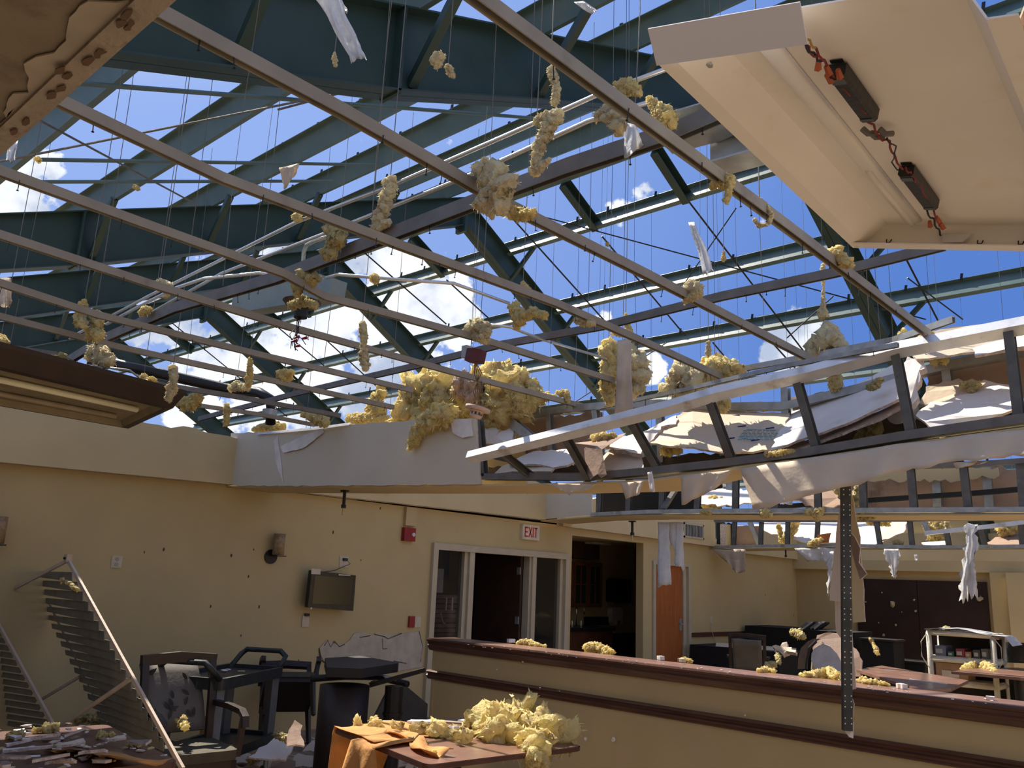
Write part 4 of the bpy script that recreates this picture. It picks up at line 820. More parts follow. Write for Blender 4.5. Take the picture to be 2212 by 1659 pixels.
# hanging face paper below the collapsed soffit
def hang(name, label, top, bot, y, rip=.02, m=PAPER, nc=24, nr=6, th=.0025, cat='torn paper', jag=.0, yb=None, jagx=.0, seed=0):
    random.seed(seed+len(top)+int(top[0][0]))
    def lerp(poly, t):
        L = [0]
        for i in range(1, len(poly)): L.append(L[-1]+math.dist(poly[i], poly[i-1]))
        s = t*L[-1]
        for i in range(1, len(poly)):
            if s <= L[i]+1e-9: k = (s-L[i-1])/max(1e-9, L[i]-L[i-1]); return (poly[i-1][0]+(poly[i][0]-poly[i-1][0])*k, poly[i-1][1]+(poly[i][1]-poly[i-1][1])*k)
        return poly[-1]
    rows = []; yb = y if yb is None else yb
    jb = [random.uniform(-1, 1)*jag for _ in range(nc+1)]
    for i in range(nr+1):
        u = i/nr; r = []
        for j in range(nc+1):
            a = lerp(top, j/nc); b = lerp(bot, j/nc); px = a[0]+(b[0]-a[0])*u; py = a[1]+(b[1]-a[1])*u
            if i == nr: py += jb[j]
            if jagx and j in (0, nc): px += random.uniform(-jagx, jagx)
            r.append(oY(px, py, y+(yb-y)*u+rip*math.sin(j*1.1+u*2)*u))
        rows.append(r)
    return MB().sheet(rows, th, ripple=rip*.5, seed=seed).build(name, m, smooth=True, **T(label, cat))
hang('hanging_paper', 'long sheet of tan face paper hanging below the collapsed soffit', [(1597, 1012), (1750, 990), (1955, 958), (2212, 926), (2400, 905)], [(1625, 1100), (1660, 1096), (1760, 1064), (1840, 1050), (1930, 1020), (2063, 999), (2212, 984), (2400, 940)], 4.41, .02, yb=4.36, nc=40, jag=3)
hang('hanging_paper', 'smaller triangular paper flap left of the long hanging sheet', [(1470, 1029), (1520, 1024), (1578, 1014)], [(1475, 1092), (1500, 1080), (1562, 1045)], 4.41, .02, nc=12, jag=2)
hang('hanging_paper', 'curved paper tongue hanging near the middle of the soffit frame', [(1340, 1042), (1388, 1038)], [(1352, 1078), (1383, 1068)], 4.41, .02, nc=10, jag=1)
hang('hanging_paper', 'narrow white paper strip hanging beside the third stud', [(1398, 1020), (1408, 1018)], [(1404, 1062), (1416, 1062)], 4.40, .01, GYP, nc=4, jag=1)
hang('hanging_paper', 'ragged paper scraps drooping below the left end of the soffit frame', [(1170, 1044), (1230, 1045), (1290, 1045)], [(1200, 1052), (1230, 1068), (1262, 1060)], 4.42, .01, PAPER, nc=14, jag=4)
hang('hanging_paper', 'small tan paper curl at the right of the long hanging sheet', [(2060, 1003), (2110, 998), (2135, 996)], [(2066, 1016), (2085, 1010), (2120, 1000)], 4.36, .02, nc=8, jag=1)

# ---- dangling perforated stud with strips of board behind it
ds = thing('dangling_stud', 'dark perforated metal stud dangling vertically in front of the half wall', 'stud', tuple(oY(1833, 1592, 4.55)))
a, b = oY(1826, 1040, 4.55), oY(1830, 1578, 4.55)
MB().sweep([a, b], uprof(.046, .030, .003), (FWD.x, FWD.y, 0)).build('stud', mat('blackened stud', (.045, .048, .045), .5, .2, .3, 12, .05), ds)
m = MB(); random.seed(2); k = 0
for i in range(46):
    if i % 4 == 3: continue
    for sx in (-.016, .016):
        p = a.lerp(b, (i+.7)/47)+Vector((RIGHT.x, RIGHT.y, 0)).normalized()*sx+Vector((-FWD.x, -FWD.y, 0)).normalized()*.014
        m.cyl(p, .0034, .004, Vector((-FWD.x, -FWD.y, 0)), 6)
m.build('screw_tips', mat('bright screws', (.75, .75, .72), .4), ds, kind='stuff')
board('x', '', [(1818, 1570, 4.56), (1844, 1560, 4.57), (1843, 1595, 4.57), (1834, 1592, 4.56)], .006, GYP, .002, parent=ds).name = 'board_tip'
def strip(label, pts, m=PAPER): return board('drywall_strip', label, pts, .008, m, .004, cat='drywall strip')
strip('left drywall strip hanging behind the dangling stud', [(1806, 1150, 4.72), (1816, 1085, 4.72), (1822, 1080, 4.72), (1822, 1300, 4.7), (1792, 1297, 4.7)])
strip('long right drywall strip hanging behind the dangling stud', [(1832, 1060, 4.74), (1838, 1062, 4.74), (1858, 1160, 4.73), (1869, 1343, 4.72), (1843, 1345, 4.72), (1832, 1200, 4.73)], SOFF)
strip('curled brown paper strip beside the top of the dangling stud', [(1836, 1150, 4.68), (1846, 1160, 4.66), (1858, 1185, 4.65), (1855, 1215, 4.66), (1872, 1240, 4.66), (1858, 1252, 4.66), (1842, 1200, 4.68)], KRAFT)
strip('lower drywall strip reaching the half wall top behind the dangling stud', [(1803, 1298, 4.75), (1832, 1298, 4.75), (1838, 1340, 4.75), (1848, 1488, 4.74), (1839, 1490, 4.74), (1832, 1400, 4.75), (1806, 1365, 4.75)])
strip('narrow greenish strip beside the lower end of the dangling stud', [(1837, 1500, 4.6), (1845, 1520, 4.6), (1841, 1550, 4.6), (1836, 1560, 4.6)], mat('green paper', (.25, .30, .25), .8))

# ================================================================ SOFFIT BEAM 2 and 3
def beam2(tag, Y, YB, lw, lab, rail, low, studs, backst, toprail):
    t = thing('soffit_beam', lab, 'soffit', tuple(oY(*lw[3], Y)))
    m = MB(); m.slab([oY(*p, Y) for p in lw], -.016); m.build('face_board', GREYP if tag == 2 else SOFF, t)
    m = MB()
    R = [oY(*p, Y) for p in rail]; Lo = [oY(*p, Y) for p in low]
    for i in range(len(Lo)-1): m.slab([Lo[i], Lo[i+1], Lo[i+1]+Vector((0, YB-Y, 0)), Lo[i]+Vector((0, YB-Y, 0))], .014)
    m.build('underside_board', SOFF, t)
    MB().sweep(R, uprof(.09, .05, .004)).build('bottom_track', GALV, t); MB().sweep([p+Vector((0, YB-Y-.06, .02)) for p in R], uprof(.09, .05, .004)).build('bottom_track', GALVD, t)
    MB().sweep([oY(*p, Y) for p in toprail], uprof(.09, .05, .004)).build('top_track', GALVD, t)
    for a, b in studs: MB().sweep([oY(*a, Y), oY(*b, Y)], cprof(.075, .05, .004), (0, 1, 0)).build('stud', FRD, t)
    for a, b in backst: MB().sweep([oY(*a, YB-.05), oY(*b, YB-.05)], cprof(.085, .05, .004), (0, 1, 0)).build('stud', GALV, t)
    return t
t2 = beam2(2, 9.35, 9.95, [(1168, 1122), (1280, 1113), (1280, 1045), (1168, 1045)], 'middle soffit beam with a grey boarded left end and open studs',
      [(1280, 1112), (1400, 1106), (1537, 1104), (1815, 1103), (2212, 1101), (2420, 1100)], [(1168, 1124), (1280, 1115), (1400, 1112), (1537, 1112), (1815, 1112), (2212, 1110), (2420, 1110)],
      [((1296, 1035), (1294, 1110)), ((1359, 1030), (1358, 1106)), ((1432, 1030), (1430, 1104)), ((1510, 1030), (1506, 1104)), ((1590, 1028), (1589, 1103)), ((1677, 1040), (1676, 1103)), ((1766, 1045), (1768, 1103)), ((1864, 1028), (1866, 1103)), ((1967, 1010), (1975, 1102)), ((2081, 1005), (2092, 1102)), ((2204, 995), (2212, 1101)), ((2310, 990), (2318, 1101))],
      [((1577, 1040), (1576, 1095)), ((2022, 1010), (2026, 1095)), ((2130, 1005), (2138, 1095))], [(1280, 1034), (1590, 1026), (1960, 1008), (2110, 1003), (2212, 996), (2420, 985)])
MB().sweep([oY(*p, 9.7) for p in ((1640, 1098), (1845, 1083), (2100, 1066), (2205, 1057), (2420, 1040))], uprof(.07, .05, .004)).build('middle_track', BLACK, t2)
stud((1432, 1100), (1463, 1052), 9.3, 9.5, .06, FRD, t2)
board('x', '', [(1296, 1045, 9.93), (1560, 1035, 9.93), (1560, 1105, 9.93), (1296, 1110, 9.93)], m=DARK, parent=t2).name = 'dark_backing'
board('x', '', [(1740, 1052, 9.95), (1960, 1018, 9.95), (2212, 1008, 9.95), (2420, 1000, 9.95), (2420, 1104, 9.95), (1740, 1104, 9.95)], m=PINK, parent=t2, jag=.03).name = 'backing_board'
board('x', '', [(1840, 1030, 9.8), (1980, 1012, 9.8), (2155, 1010, 9.8), (2158, 1028, 9.8), (2100, 1036, 9.8), (1900, 1038, 9.8)], m=SOFF, parent=t2, jag=.03).name = 'torn_board'
t3 = beam2(3, 14.2, 14.8, [(1535, 1188), (1542, 1188), (1542, 1130), (1535, 1128)], 'farthest soffit beam with lit boards lying in its open frame',
      [(1540, 1182), (1640, 1180), (1815, 1178), (2030, 1182), (2212, 1180), (2420, 1180)], [(1540, 1186), (1640, 1184), (1815, 1184), (2030, 1186), (2212, 1185), (2420, 1185)],
      [((1587, 1128), (1585, 1178)), ((1645, 1128), (1643, 1177)), ((1702, 1128), (1701, 1177)), ((1767, 1128), (1764, 1177)), ((1893, 1125), (1901, 1176)), ((1965, 1125), (1971, 1180)), ((2045, 1150), (2050, 1180)), ((2118, 1140), (2128, 1180)), ((2205, 1130), (2209, 1180))],
      [((1620, 1128), (1640, 1176)), ((1996, 1125), (2006, 1150))], [(1540, 1125), (1815, 1125), (2212, 1120), (2420, 1118)])
MB().box((-2.9-5.3, 14.15, 2.21), (5, 14.18, 2.42)) if False else None
m = MB(); m.slab([oY(*p, 14.17) for p in ((1862, 1210), (2420, 1214), (2420, 1186), (1862, 1188))], -.016); m.build('face_board', SOFF, t3)
MB().sweep([oY(*p, 14.0) for p in ((1998, 1152), (2130, 1138), (2212, 1128), (2420, 1105))], rect(.05, .06)).build('loose_track', mat('shiny bent track', (.6, .6, .6)), t3)
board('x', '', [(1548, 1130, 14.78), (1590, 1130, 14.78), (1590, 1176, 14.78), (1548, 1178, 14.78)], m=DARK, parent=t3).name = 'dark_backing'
board('x', '', [(1590, 1136, 14.78), (1640, 1136, 14.78), (1640, 1176, 14.78), (1590, 1178, 14.78)], m=PINK, parent=t3).name = 'backing_board'
board('drywall_piece', 'bright sunlit board lying in the farthest soffit frame left of the dangling stud', [(1620, 1134, 14.9), (1660, 1126, 15.2), (1720, 1124, 15.25), (1815, 1122, 15.25), (1815, 1172, 14.35), (1740, 1172, 14.35), (1700, 1160, 14.4), (1660, 1150, 14.6)], jag=.04, step=.12)
board('drywall_piece', 'bright sunlit board lying in the farthest soffit frame right of the dangling stud', [(1846, 1122, 15.25), (1890, 1120, 15.25), (1964, 1120, 15.2), (1960, 1140, 14.9), (1930, 1160, 14.5), (1890, 1176, 14.3), (1862, 1176, 14.3), (1850, 1150, 14.8)], jag=.04, step=.12)
board('drywall_piece', 'pale board leaning in the farthest soffit frame beside the orange scrap', [(1906, 1128, 14.9), (1960, 1122, 15), (1952, 1150, 14.5), (1905, 1168, 14.3)], jag=.03, step=.1, m=PAPER)
board('drywall_piece', 'sunlit strip lying low in the farthest soffit frame behind the long plastic', [(1990, 1172, 14.5), (2040, 1168, 14.6), (2046, 1176, 14.3), (2000, 1178, 14.3)], jag=.03, step=.1)
board('drywall_piece', 'ragged board pile at the right end of the farthest soffit frame', [(2120, 1176, 14.4), (2150, 1160, 14.6), (2212, 1150, 14.7), (2420, 1140, 14.7), (2420, 1176, 14.3), (2180, 1180, 14.3)], jag=.05, step=.1, m=PINK)
board('orange_scrap', 'orange brown scrap with dark slots on the farthest soffit track', [(1765, 1155, 14.1), (1795, 1151, 14.1), (1790, 1172, 14.1), (1770, 1174, 14.1)], m=mat('orange scrap', (.42, .14, .04), .7), jag=.01, cat='scrap')
board('drywall_piece', 'brown board slab lying in the middle soffit frame', [(1700, 1062, 9.6), (1760, 1050, 9.7), (1800, 1060, 9.7), (1820, 1090, 9.5), (1770, 1098, 9.5), (1712, 1080, 9.5)], m=PINK, jag=.03)
board('drywall_piece', 'white board fragment glowing in the middle soffit frame behind the hanging sheet', [(1500, 1062, 9.8), (1560, 1055, 9.9), (1640, 1060, 9.9), (1635, 1085, 9.6), (1560, 1092, 9.5), (1505, 1088, 9.5)], m=GYP, jag=.03)
# sprinkler heads
def sprinkler(px0, py0, px1, py1, y, label):
    a = oY(px0, py0, y); b = oY(px1, py1, y); b = Vector((a.x, a.y, b.z)); L = a.z-b.z; s = L/ .22
    t = thing('sprinkler', label, 'sprinkler', tuple(b)); MB().tube([a, b+Vector((0, 0, L*.42))], .015*s, 10).build('drop_pipe', BLACK, t)
    MB().cyl(b+Vector((0, 0, L*.42)), .024*s, -L*.14, (0, 0, 1), 8).build('fitting', BLACK, t); MB().tube([b+Vector((0, 0, L*.3)), b], .008*s, 8).build('head', mat('brass', (.5, .4, .2), .35, .8), t)
    MB().cyl(b, .016*s, .003, (0, 0, 1), 10).build('deflector', GALV, t); MB().box(a+Vector((-.04*s, -.02, -.01)), a+Vector((.04*s, .02, .005))).build('bracket', BLACK, t)
sprinkler(745, 1060, 744, 1112, 4.7, 'black sprinkler drop hanging under the nearest soffit beam')
sprinkler(1366, 1126, 1365, 1168, 9.6, 'black sprinkler drop hanging under the middle soffit beam')
sprinkler(1697, 1185, 1697, 1210, 14.5, 'black sprinkler drop hanging under the farthest soffit beam')

# ================================================================ GLASS WOOL
_ico = {}
def ico(n):
    if n not in _ico:
        bm = bmesh.new(); bmesh.ops.create_icosphere(bm, subdivisions=n, radius=1); bm.verts.index_update()
        _ico[n] = ([v.co.copy() for v in bm.verts], [tuple(v.index for v in f.verts) for f in bm.faces]); bm.free()
    return _ico[n]
def wool_mesh(nodes, seed=0, flaps=4, rough=.55, squash=.7, sub=None, strands=14):
    """nodes: list of (Vector, radius). folded lumps torn by layered noise, with thin flaps and a fuzz of fibres"""
    random.seed(seed); m = MB(); S0 = Vector((seed*3.7, seed*1.3, 0))
    R = max(r for _, r in nodes); big = R > .085
    for c, r in nodes:
        n = sub or (4 if r > .08 else 3); vs, fs = ico(n); rot = Matrix.Rotation(random.uniform(0, 6.28), 3, Vector((random.random(), random.random(), random.random()))); sq = Vector((random.uniform(.9, 1.4), random.uniform(squash, 1.0), random.uniform(squash, 1.15)))
        out = []
        for v in vs:
            p = rot @ Vector((v.x*sq.x, v.y*sq.y, v.z*sq.z)); q = p*r; w0 = c+q
            wv = w0*(1.4/R)+S0; wq = wv+noise.noise_vector(wv*1.3)*.8
            a = noise.noise(wv); b = 1-abs(noise.noise(wq*2.1))*2.2; d = abs(noise.noise(wq*5)); e = noise.noise(w0*(17/R)+S0)
            sp = max(0, noise.noise(w0*(9/R)+S0*2)-.18)
            k = 1+rough*(.75*a+(.38 if big else .45)*(b-.5)+(.35 if big else .55)*d+.22*e+(.5 if big else .8)*sp)
            out.append(w0+p*r*(k-1)+noise.noise_vector(w0*(2.2/R)+S0)*r*.38)
        b0 = len(m.v); m.add(out, fs)
        nf = int((90 if big else 34)*(strands/14 if strands < 14 else 1))
        for i in range(nf):
            v = random.choice(out); d = (v-c); 
            if d.length < 1e-5: continue
            d.normalize(); d = (d+Vector((random.uniform(-.9, .9), random.uniform(-.9, .9), random.uniform(-.9, .6)))*.8).normalized(); L = min(r, .11)*random.uniform(.12, .55); u = d.orthogonal().normalized()*L*random.uniform(.05, .22)
            m.add([v-u, v+u, v+d*L+Vector((0, 0, -L*.3))], [(0, 1, 2)])
    for i in range(flaps+2):
        c, r = random.choice(nodes); d = Vector((random.uniform(-1, 1), random.uniform(-.6, .6), random.uniform(-1, .8))).normalized(); u = d.orthogonal().normalized(); u = (Matrix.Rotation(random.uniform(0, 6), 3, d) @ u)
        L = r*random.uniform(.5, 1.1); wd = r*random.uniform(.3, .8); rows = []
        for a in range(7):
            t = a/6; row = []
            for b in range(8):
                s = (b/7-.5)*2; j = random.uniform(.7, 1.15) if a == 6 else 1
                p = c+d*(r*.55+L*t*j)+u*(s*wd*(1-t*.7)); p += noise.noise_vector(p*(5/R)+S0)*r*.4; row.append(p)
            rows.append(row)
        m.sheet(rows, r*.05)
    for i in range(strands):
        c, r = random.choice(nodes); d = Vector((random.uniform(-1, 1), random.uniform(-.7, .7), random.uniform(-1, 1))).normalized(); r = min(r, .12); a = c+d*r*.8; b = a+d*r*random.uniform(.25, .6)+Vector((random.uniform(-.3, .3)*r, 0, random.uniform(-.4, .1)*r)); e = b+Vector((random.uniform(-.3, .3), random.uniform(-.2, .2), random.uniform(-.7, .2)))*r*.5
        m.tube([a, b, e], r*.035, 3, scale=[2.6, 1.2, .2])
    return m
def wool(label, pix, at, m=None, seed=1, flaps=4, rough=.55, dens=.75, name='glass_wool', strands=14):
    """pix: (px, py, radius px[, dy]) ; at: ('z', v) anchors the first point, others keep its distance in y; ('y', v) fixed"""
    if at[0] == 'z': y = oZ(pix[0][0], pix[0][1], at[1]).y
    else: y = at[1]
    P = []
    for q in pix:
        p = oY(q[0], q[1], y+(q[3] if len(q) > 3 else 0)); P.append((p, q[2]*(p-EYE).dot(FWD)/F))
    out = [P[0]]
    for i in range(1, len(P)):
        a, b = P[i-1], P[i]; L = (b[0]-a[0]).length; r = min(a[1], b[1]); k = min(int(L/(r*dens)), 8)
        for j in range(1, k+1): t = j/(k+1); out.append((a[0].lerp(b[0], t), a[1]+(b[1]-a[1])*t))
        out.append(b)
    mb = wool_mesh([(p, r*.96) for p, r in out], seed, flaps, rough, strands=strands)
    if ('wire' in label or 'hanging' in label or 'hovering' in label or 'rope' in label or 'shred' in label) and 'soffit' not in label and y < 5.2:
        hi = max(P, key=lambda q: q[0].z)[0]; lo = min(P, key=lambda q: q[0].z)[0]
        st = random.getstate(); MB().tube([Vector((hi.x, hi.y, roofz(hi.y)+.05)), Vector((hi.x+.01, hi.y, (roofz(hi.y)+hi.z)/2)), hi, lo], .0022, 4).build('hanger_wire', GALVD, **T('hanger wire carrying the '+' '.join(label.split()[:11]), 'wire')); random.setstate(st)
    return mb.build(name, m or WOOL, smooth=True, **T(label, 'insulation'))
G = WOOLG; PW = WOOLP
# the big heap on the beam
wool('largest glass wool heap, spilling over the boarded part of the nearest soffit beam', [(870, 905, 26), (905, 870, 40), (950, 845, 42), (930, 890, 38), (985, 885, 40), (1000, 850, 34), (1050, 870, 42), (1090, 880, 40), (1075, 815, 34), (1110, 850, 36), (1140, 860, 26), (1055, 905, 30)], ('y', 4.7), seed=11, flaps=10, rough=.75, strands=40)
wool('ragged tongue of glass wool drooping down the boarded beam face', [(965, 895, 26), (930, 910, 20), (905, 930, 16), (893, 952, 11), (884, 970, 5)], ('y', 4.38), seed=12, flaps=5, strands=20)
wool('small glass wool lump at the left end of the big heap', [(820, 890, 16), (810, 868, 12), (828, 850, 8)], ('y', 4.7), seed=13)
wool('low glass wool crumbs along the torn beam top left of the big heap', [(755, 905, 9), (790, 905, 11), (830, 905, 10)], ('y', 4.7), seed=14)
wool('glass wool tuft right of the big heap', [(1145, 835, 14), (1170, 855, 10), (1195, 858, 7)], ('y', 4.75), seed=15)
wool('thin glass wool scraps dangling right of the big heap', [(1205, 848, 5), (1222, 850, 8), (1228, 868, 4)], ('y', 4.8), seed=16)
wool('pink brown crumpled paper in the big glass wool heap', [(1000, 825, 22), (1025, 850, 20), (990, 845, 16)], ('y', 4.55), mat('pinkish torn facing', (.55, .38, .26), .9, 0, .25, 12, .8, 40, trans=.2), seed=17, flaps=6)
# tall hanging clump with the paper core
wool('tall glass wool clump hanging around a pale paper strip, left half', [(1315, 745, 14), (1322, 775, 22), (1316, 810, 18), (1312, 845, 15), (1318, 870, 10)], ('y', 4.5), seed=21, flaps=5, strands=20)
wool('tall glass wool clump hanging around a pale paper strip, right half', [(1345, 750, 15), (1375, 780, 22), (1378, 815, 20), (1375, 845, 13)], ('y', 4.6), PW, seed=22, flaps=5, strands=20)
hang('paper_strip', 'pale twisted paper strip hanging through the tall glass wool clump', [(1334, 735), (1362, 732)], [(1328, 893), (1366, 893)], 4.4, .012, mat('pale facing paper', (.68, .58, .47), .8, trans=.15), nc=8, nr=14, yb=4.5)
# wide drooping clump
wool('wide glass wool clump draped over the end of the third channel, left part', [(1450, 835, 18), (1470, 805, 22), (1500, 820, 24), (1480, 845, 18), (1460, 858, 10)], ('y', 4.75), PW, seed=23, flaps=6, strands=20)
wool('wide glass wool clump draped over the end of the third channel, right part', [(1530, 800, 22), (1560, 800, 24), (1585, 795, 18), (1580, 820, 12), (1525, 780, 10)], ('y', 4.8), seed=24, flaps=5, strands=20)
wool('glass wool tuft at the end of the second channel', [(1740, 780, 16), (1760, 755, 22), (1790, 735, 24), (1785, 710, 14), (1815, 745, 14), (1825, 765, 8), (1740, 775, 12)], ('y', 4.9), PW, seed=25, flaps=6, strands=24)
wool('thin wisp of glass wool rising on a wire above the second channel end', [(1776, 680, 10), (1778, 655, 5), (1779, 625, 3), (1777, 590, 5), (1778, 575, 6)], ('y', 4.9), PW, seed=26, flaps=1)
wool('glass wool lump below the shiny track near the second channel end', [(1805, 815, 14), (1803, 835, 12)], ('y', 4.9), seed=27)
wool('glass wool lump hung over the track at the end of the first channel', [(1950, 725, 10), (1985, 740, 20), (2025, 745, 20), (2030, 775, 14), (2000, 765, 16)], ('y', 4.85), seed=28, flaps=5)
wool('glass wool scrap under the track below the wide clump', [(1565, 868, 14), (1562, 885, 9)], ('y', 4.8), seed=29)
wool('low glass wool scraps on the rear track between the studs', [(1620, 882, 7), (1640, 875, 6), (1650, 885, 5)], ('y', 4.95), seed=30)
wool('flattened glass wool on the cardboard flap', [(1290, 945, 13), (1310, 948, 12), (1322, 942, 8)], ('y', 4.55), seed=31)
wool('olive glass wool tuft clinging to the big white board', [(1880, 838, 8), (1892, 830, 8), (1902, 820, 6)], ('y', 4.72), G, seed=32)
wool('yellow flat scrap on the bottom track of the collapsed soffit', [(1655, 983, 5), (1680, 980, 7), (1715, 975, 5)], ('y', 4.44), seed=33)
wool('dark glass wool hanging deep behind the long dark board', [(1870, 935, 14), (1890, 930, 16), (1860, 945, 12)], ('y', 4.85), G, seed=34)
wool('glass wool crumbs scattered on the ragged board at the far right', [(2080, 832, 7), (2110, 832, 8), (2095, 845, 6)], ('y', 4.84), seed=35)
wool('thin yellow wool scrap deep in the soffit beside the cream corner', [(1435, 975, 9), (1465, 973, 9)], ('y', 4.85), seed=36)
# on and around channels
wool('large shaggy pale glass wool ball on the second channel', [(1045, 365, 22), (1070, 385, 30), (1085, 410, 28), (1060, 430, 26), (1035, 440, 14), (1080, 440, 22)], ('z', 2.98), PW, seed=41, flaps=8, rough=.7, strands=30)
wool('drooping glass wool curl on the second channel just right of the shaggy ball', [(1110, 460, 14), (1135, 465, 13), (1150, 462, 10)], ('z', 2.90), seed=42, flaps=4)
wool('long glass wool strip hanging over the upper conduit, left of the photo centre', [(843, 390, 12), (842, 410, 14), (832, 440, 15), (822, 470, 13), (812, 492, 11), (840, 480, 8)], ('z', 3.25), PW, seed=43, flaps=5)
wool('holey glass wool scrap above the dark carrier channel', [(710, 495, 14), (735, 510, 16), (715, 530, 16), (702, 555, 8), (720, 545, 10)], ('z', 3.12), G, seed=44, flaps=5)
wool('tall glass wool shred hanging on a wire, upper part', [(1190, 150, 9), (1198, 175, 9), (1203, 200, 8), (1198, 220, 10)], ('z', 3.4), PW, seed=45, flaps=3)
wool('tall glass wool shred hanging on a wire, lower forked part', [(1160, 262, 10), (1185, 255, 14), (1205, 250, 14), (1180, 285, 15), (1165, 315, 12), (1160, 345, 9), (1155, 370, 11), (1185, 345, 6)], ('z', 3.15), PW, seed=46, flaps=6, strands=24)
wool('glass wool roll draped over the first channel from the left', [(1290, 250, 10), (1310, 243, 16), (1330, 258, 18), (1338, 280, 14)], ('z', 3.0), PW, seed=47, flaps=3)
wool('glass wool bunch on top of the first channel', [(1345, 185, 13), (1365, 190, 14), (1380, 200, 8), (1330, 180, 7)], ('z', 3.05), seed=48, flaps=4)
wool('fluffy glass wool ball on the first channel near the light housing', [(1425, 240, 14), (1440, 248, 18), (1450, 262, 14), (1430, 262, 12), (1405, 215, 9)], ('z', 3.05), seed=49, flaps=6, strands=24)
wool('glass wool bow tied around the first channel at half length', [(1540, 400, 9), (1565, 390, 12), (1580, 385, 8), (1575, 410, 8), (1568, 435, 7)], ('z', 2.92), seed=50, flaps=5)
wool('thin loop of glass wool hanging from the first channel', [(1630, 475, 4), (1640, 488, 5), (1660, 484, 4), (1668, 465, 5), (1655, 440, 3), (1640, 430, 4)], ('z', 2.9), PW, seed=51, flaps=0, rough=.3)
wool('glass wool tuft where the middle carrier crosses the first channel', [(1800, 548, 14), (1820, 562, 13), (1838, 575, 8)], ('z', 2.97), seed=52)
wool('glass wool clump where the middle carrier crosses the second channel', [(1490, 620, 13), (1508, 628, 14), (1480, 650, 7)], ('z', 2.97), PW, seed=53, flaps=5)
wool('glass wool draped over the middle carrier between third and fourth channels', [(1110, 665, 12), (1125, 685, 14), (1115, 705, 8), (1150, 672, 10), (1175, 682, 8)], ('z', 3.0), seed=54, flaps=5)
wool('small glass wool wisp on a wire above the middle carrier', [(1133, 625, 8), (1130, 612, 5)], ('z', 3.2), seed=55, flaps=2)
wool('glass wool around the third channel at the middle carrier crossing', [(1250, 690, 9), (1275, 698, 9)], ('z', 2.93), PW, seed=56, flaps=2)
wool('glass wool bunch over the hanging junction box', [(1020, 710, 14), (1038, 700, 13), (1050, 715, 12), (1045, 735, 9), (1005, 715, 9)], ('z', 2.98), PW, seed=57, flaps=6)
wool('glass wool piled on the grey duct box', [(655, 595, 20), (672, 598, 16), (645, 612, 15), (640, 635, 8)], ('z', 3.0), G, seed=58, flaps=5)
wool('glass wool rim around the rusty lamp canopy', [(630, 662, 8), (655, 650, 9), (680, 660, 8)], ('z', 2.9), G, seed=59, flaps=3)
wool('yellow tuft on the curved conduit right of the duct', [(808, 600, 9), (812, 606, 8)], ('z', 3.08), seed=60, flaps=3)
wool('yellow knot on the upper conduit at the left', [(640, 468, 9), (645, 474, 7)], ('z', 3.36), seed=61, flaps=2)
wool('vertical glass wool rope hanging in front of the clouds', [(783, 700, 7), (786, 725, 8), (784, 750, 7), (786, 772, 9), (790, 795, 7)], ('z', 2.95), PW, seed=62, flaps=2)
wool('glass wool cone standing on the torn beam top left of the heap', [(800, 890, 12), (812, 870, 16), (820, 850, 10), (828, 832, 6)], ('y', 4.9), seed=63, flaps=4)
wool('glass wool tuft on the sixth channel', [(605, 808, 9), (618, 812, 11), (628, 803, 7)], ('z', 2.95), seed=64, flaps=5)
wool('slim glass wool wisp hanging above the sixth channel', [(540, 775, 4), (540, 800, 6), (536, 832, 7)], ('z', 2.95), seed=65, flaps=1)
wool('glass wool tuft where black pipe bends', [(510, 832, 9), (535, 838, 7), (497, 838, 6)], ('z', 3.0), PW, seed=66)
wool('glass wool clump hanging at the left below the bent conduits', [(345, 612, 9), (365, 620, 10), (358, 640, 7)], ('z', 3.1), PW, seed=67, flaps=3)
wool('feathery glass wool tuft on the dark carrier at the left', [(312, 672, 9), (320, 668, 8), (305, 678, 6)], ('z', 3.05), seed=68, flaps=4)
wool('hanging glass wool clump left of the tilted tracks, upper', [(183, 650, 5), (175, 668, 10), (172, 690, 12), (180, 705, 6)], ('z', 3.1), seed=69, flaps=4)
wool('hanging glass wool clump over the tilted tracks, middle', [(205, 680, 9), (210, 700, 12), (200, 720, 15), (215, 725, 10)], ('z', 3.05), seed=70, flaps=4)
wool('large glass wool lump below the tilted tracks', [(205, 755, 14), (222, 770, 18), (235, 780, 13), (195, 768, 10)], ('z', 2.9), PW, seed=71, flaps=5)
wool('olive tuft hooked at the corner of the wood framed light', [(120, 778, 12), (110, 795, 12), (135, 770, 8)], ('z', 2.85), G, seed=72, flaps=4)
wool('tall glass wool shred above the wood framed light', [(374, 795, 8), (376, 820, 9), (370, 845, 10), (365, 862, 8)], ('z', 2.8), PW, seed=73, flaps=3)
wool('glass wool clump right of the wood framed light tip', [(400, 878, 10), (420, 868, 13), (430, 855, 10), (385, 872, 7)], ('z', 2.85), seed=74, flaps=4)
wool('glass wool shred left of the tall shred above the framed light', [(310, 815, 8), (318, 835, 9), (330, 820, 7)], ('z', 2.85), seed=75, flaps=3)
wool('thin glass wool wisp above the torn wall', [(490, 875, 5), (490, 895, 7), (488, 915, 6)], ('z', 2.95), seed=76, flaps=1)
wool('low spread of glass wool on the torn wall top', [(550, 928, 6), (580, 922, 10), (610, 922, 8)], ('z', 3.02), seed=77, flaps=3)
wool('glass wool lumps on the torn wall top further right', [(655, 895, 6), (690, 905, 13), (705, 915, 8)], ('z', 3.0), seed=78, flaps=3)
wool('yellow glass wool hanging at the left edge of the photo, lower', [(2, 730, 8), (10, 742, 9)], ('z', 2.9), seed=79, flaps=2)
wool('small crumb of wool on a purlin near the left', [(292, 404, 5), (298, 408, 4)], ('z', 4.9), seed=80, flaps=1, strands=4)
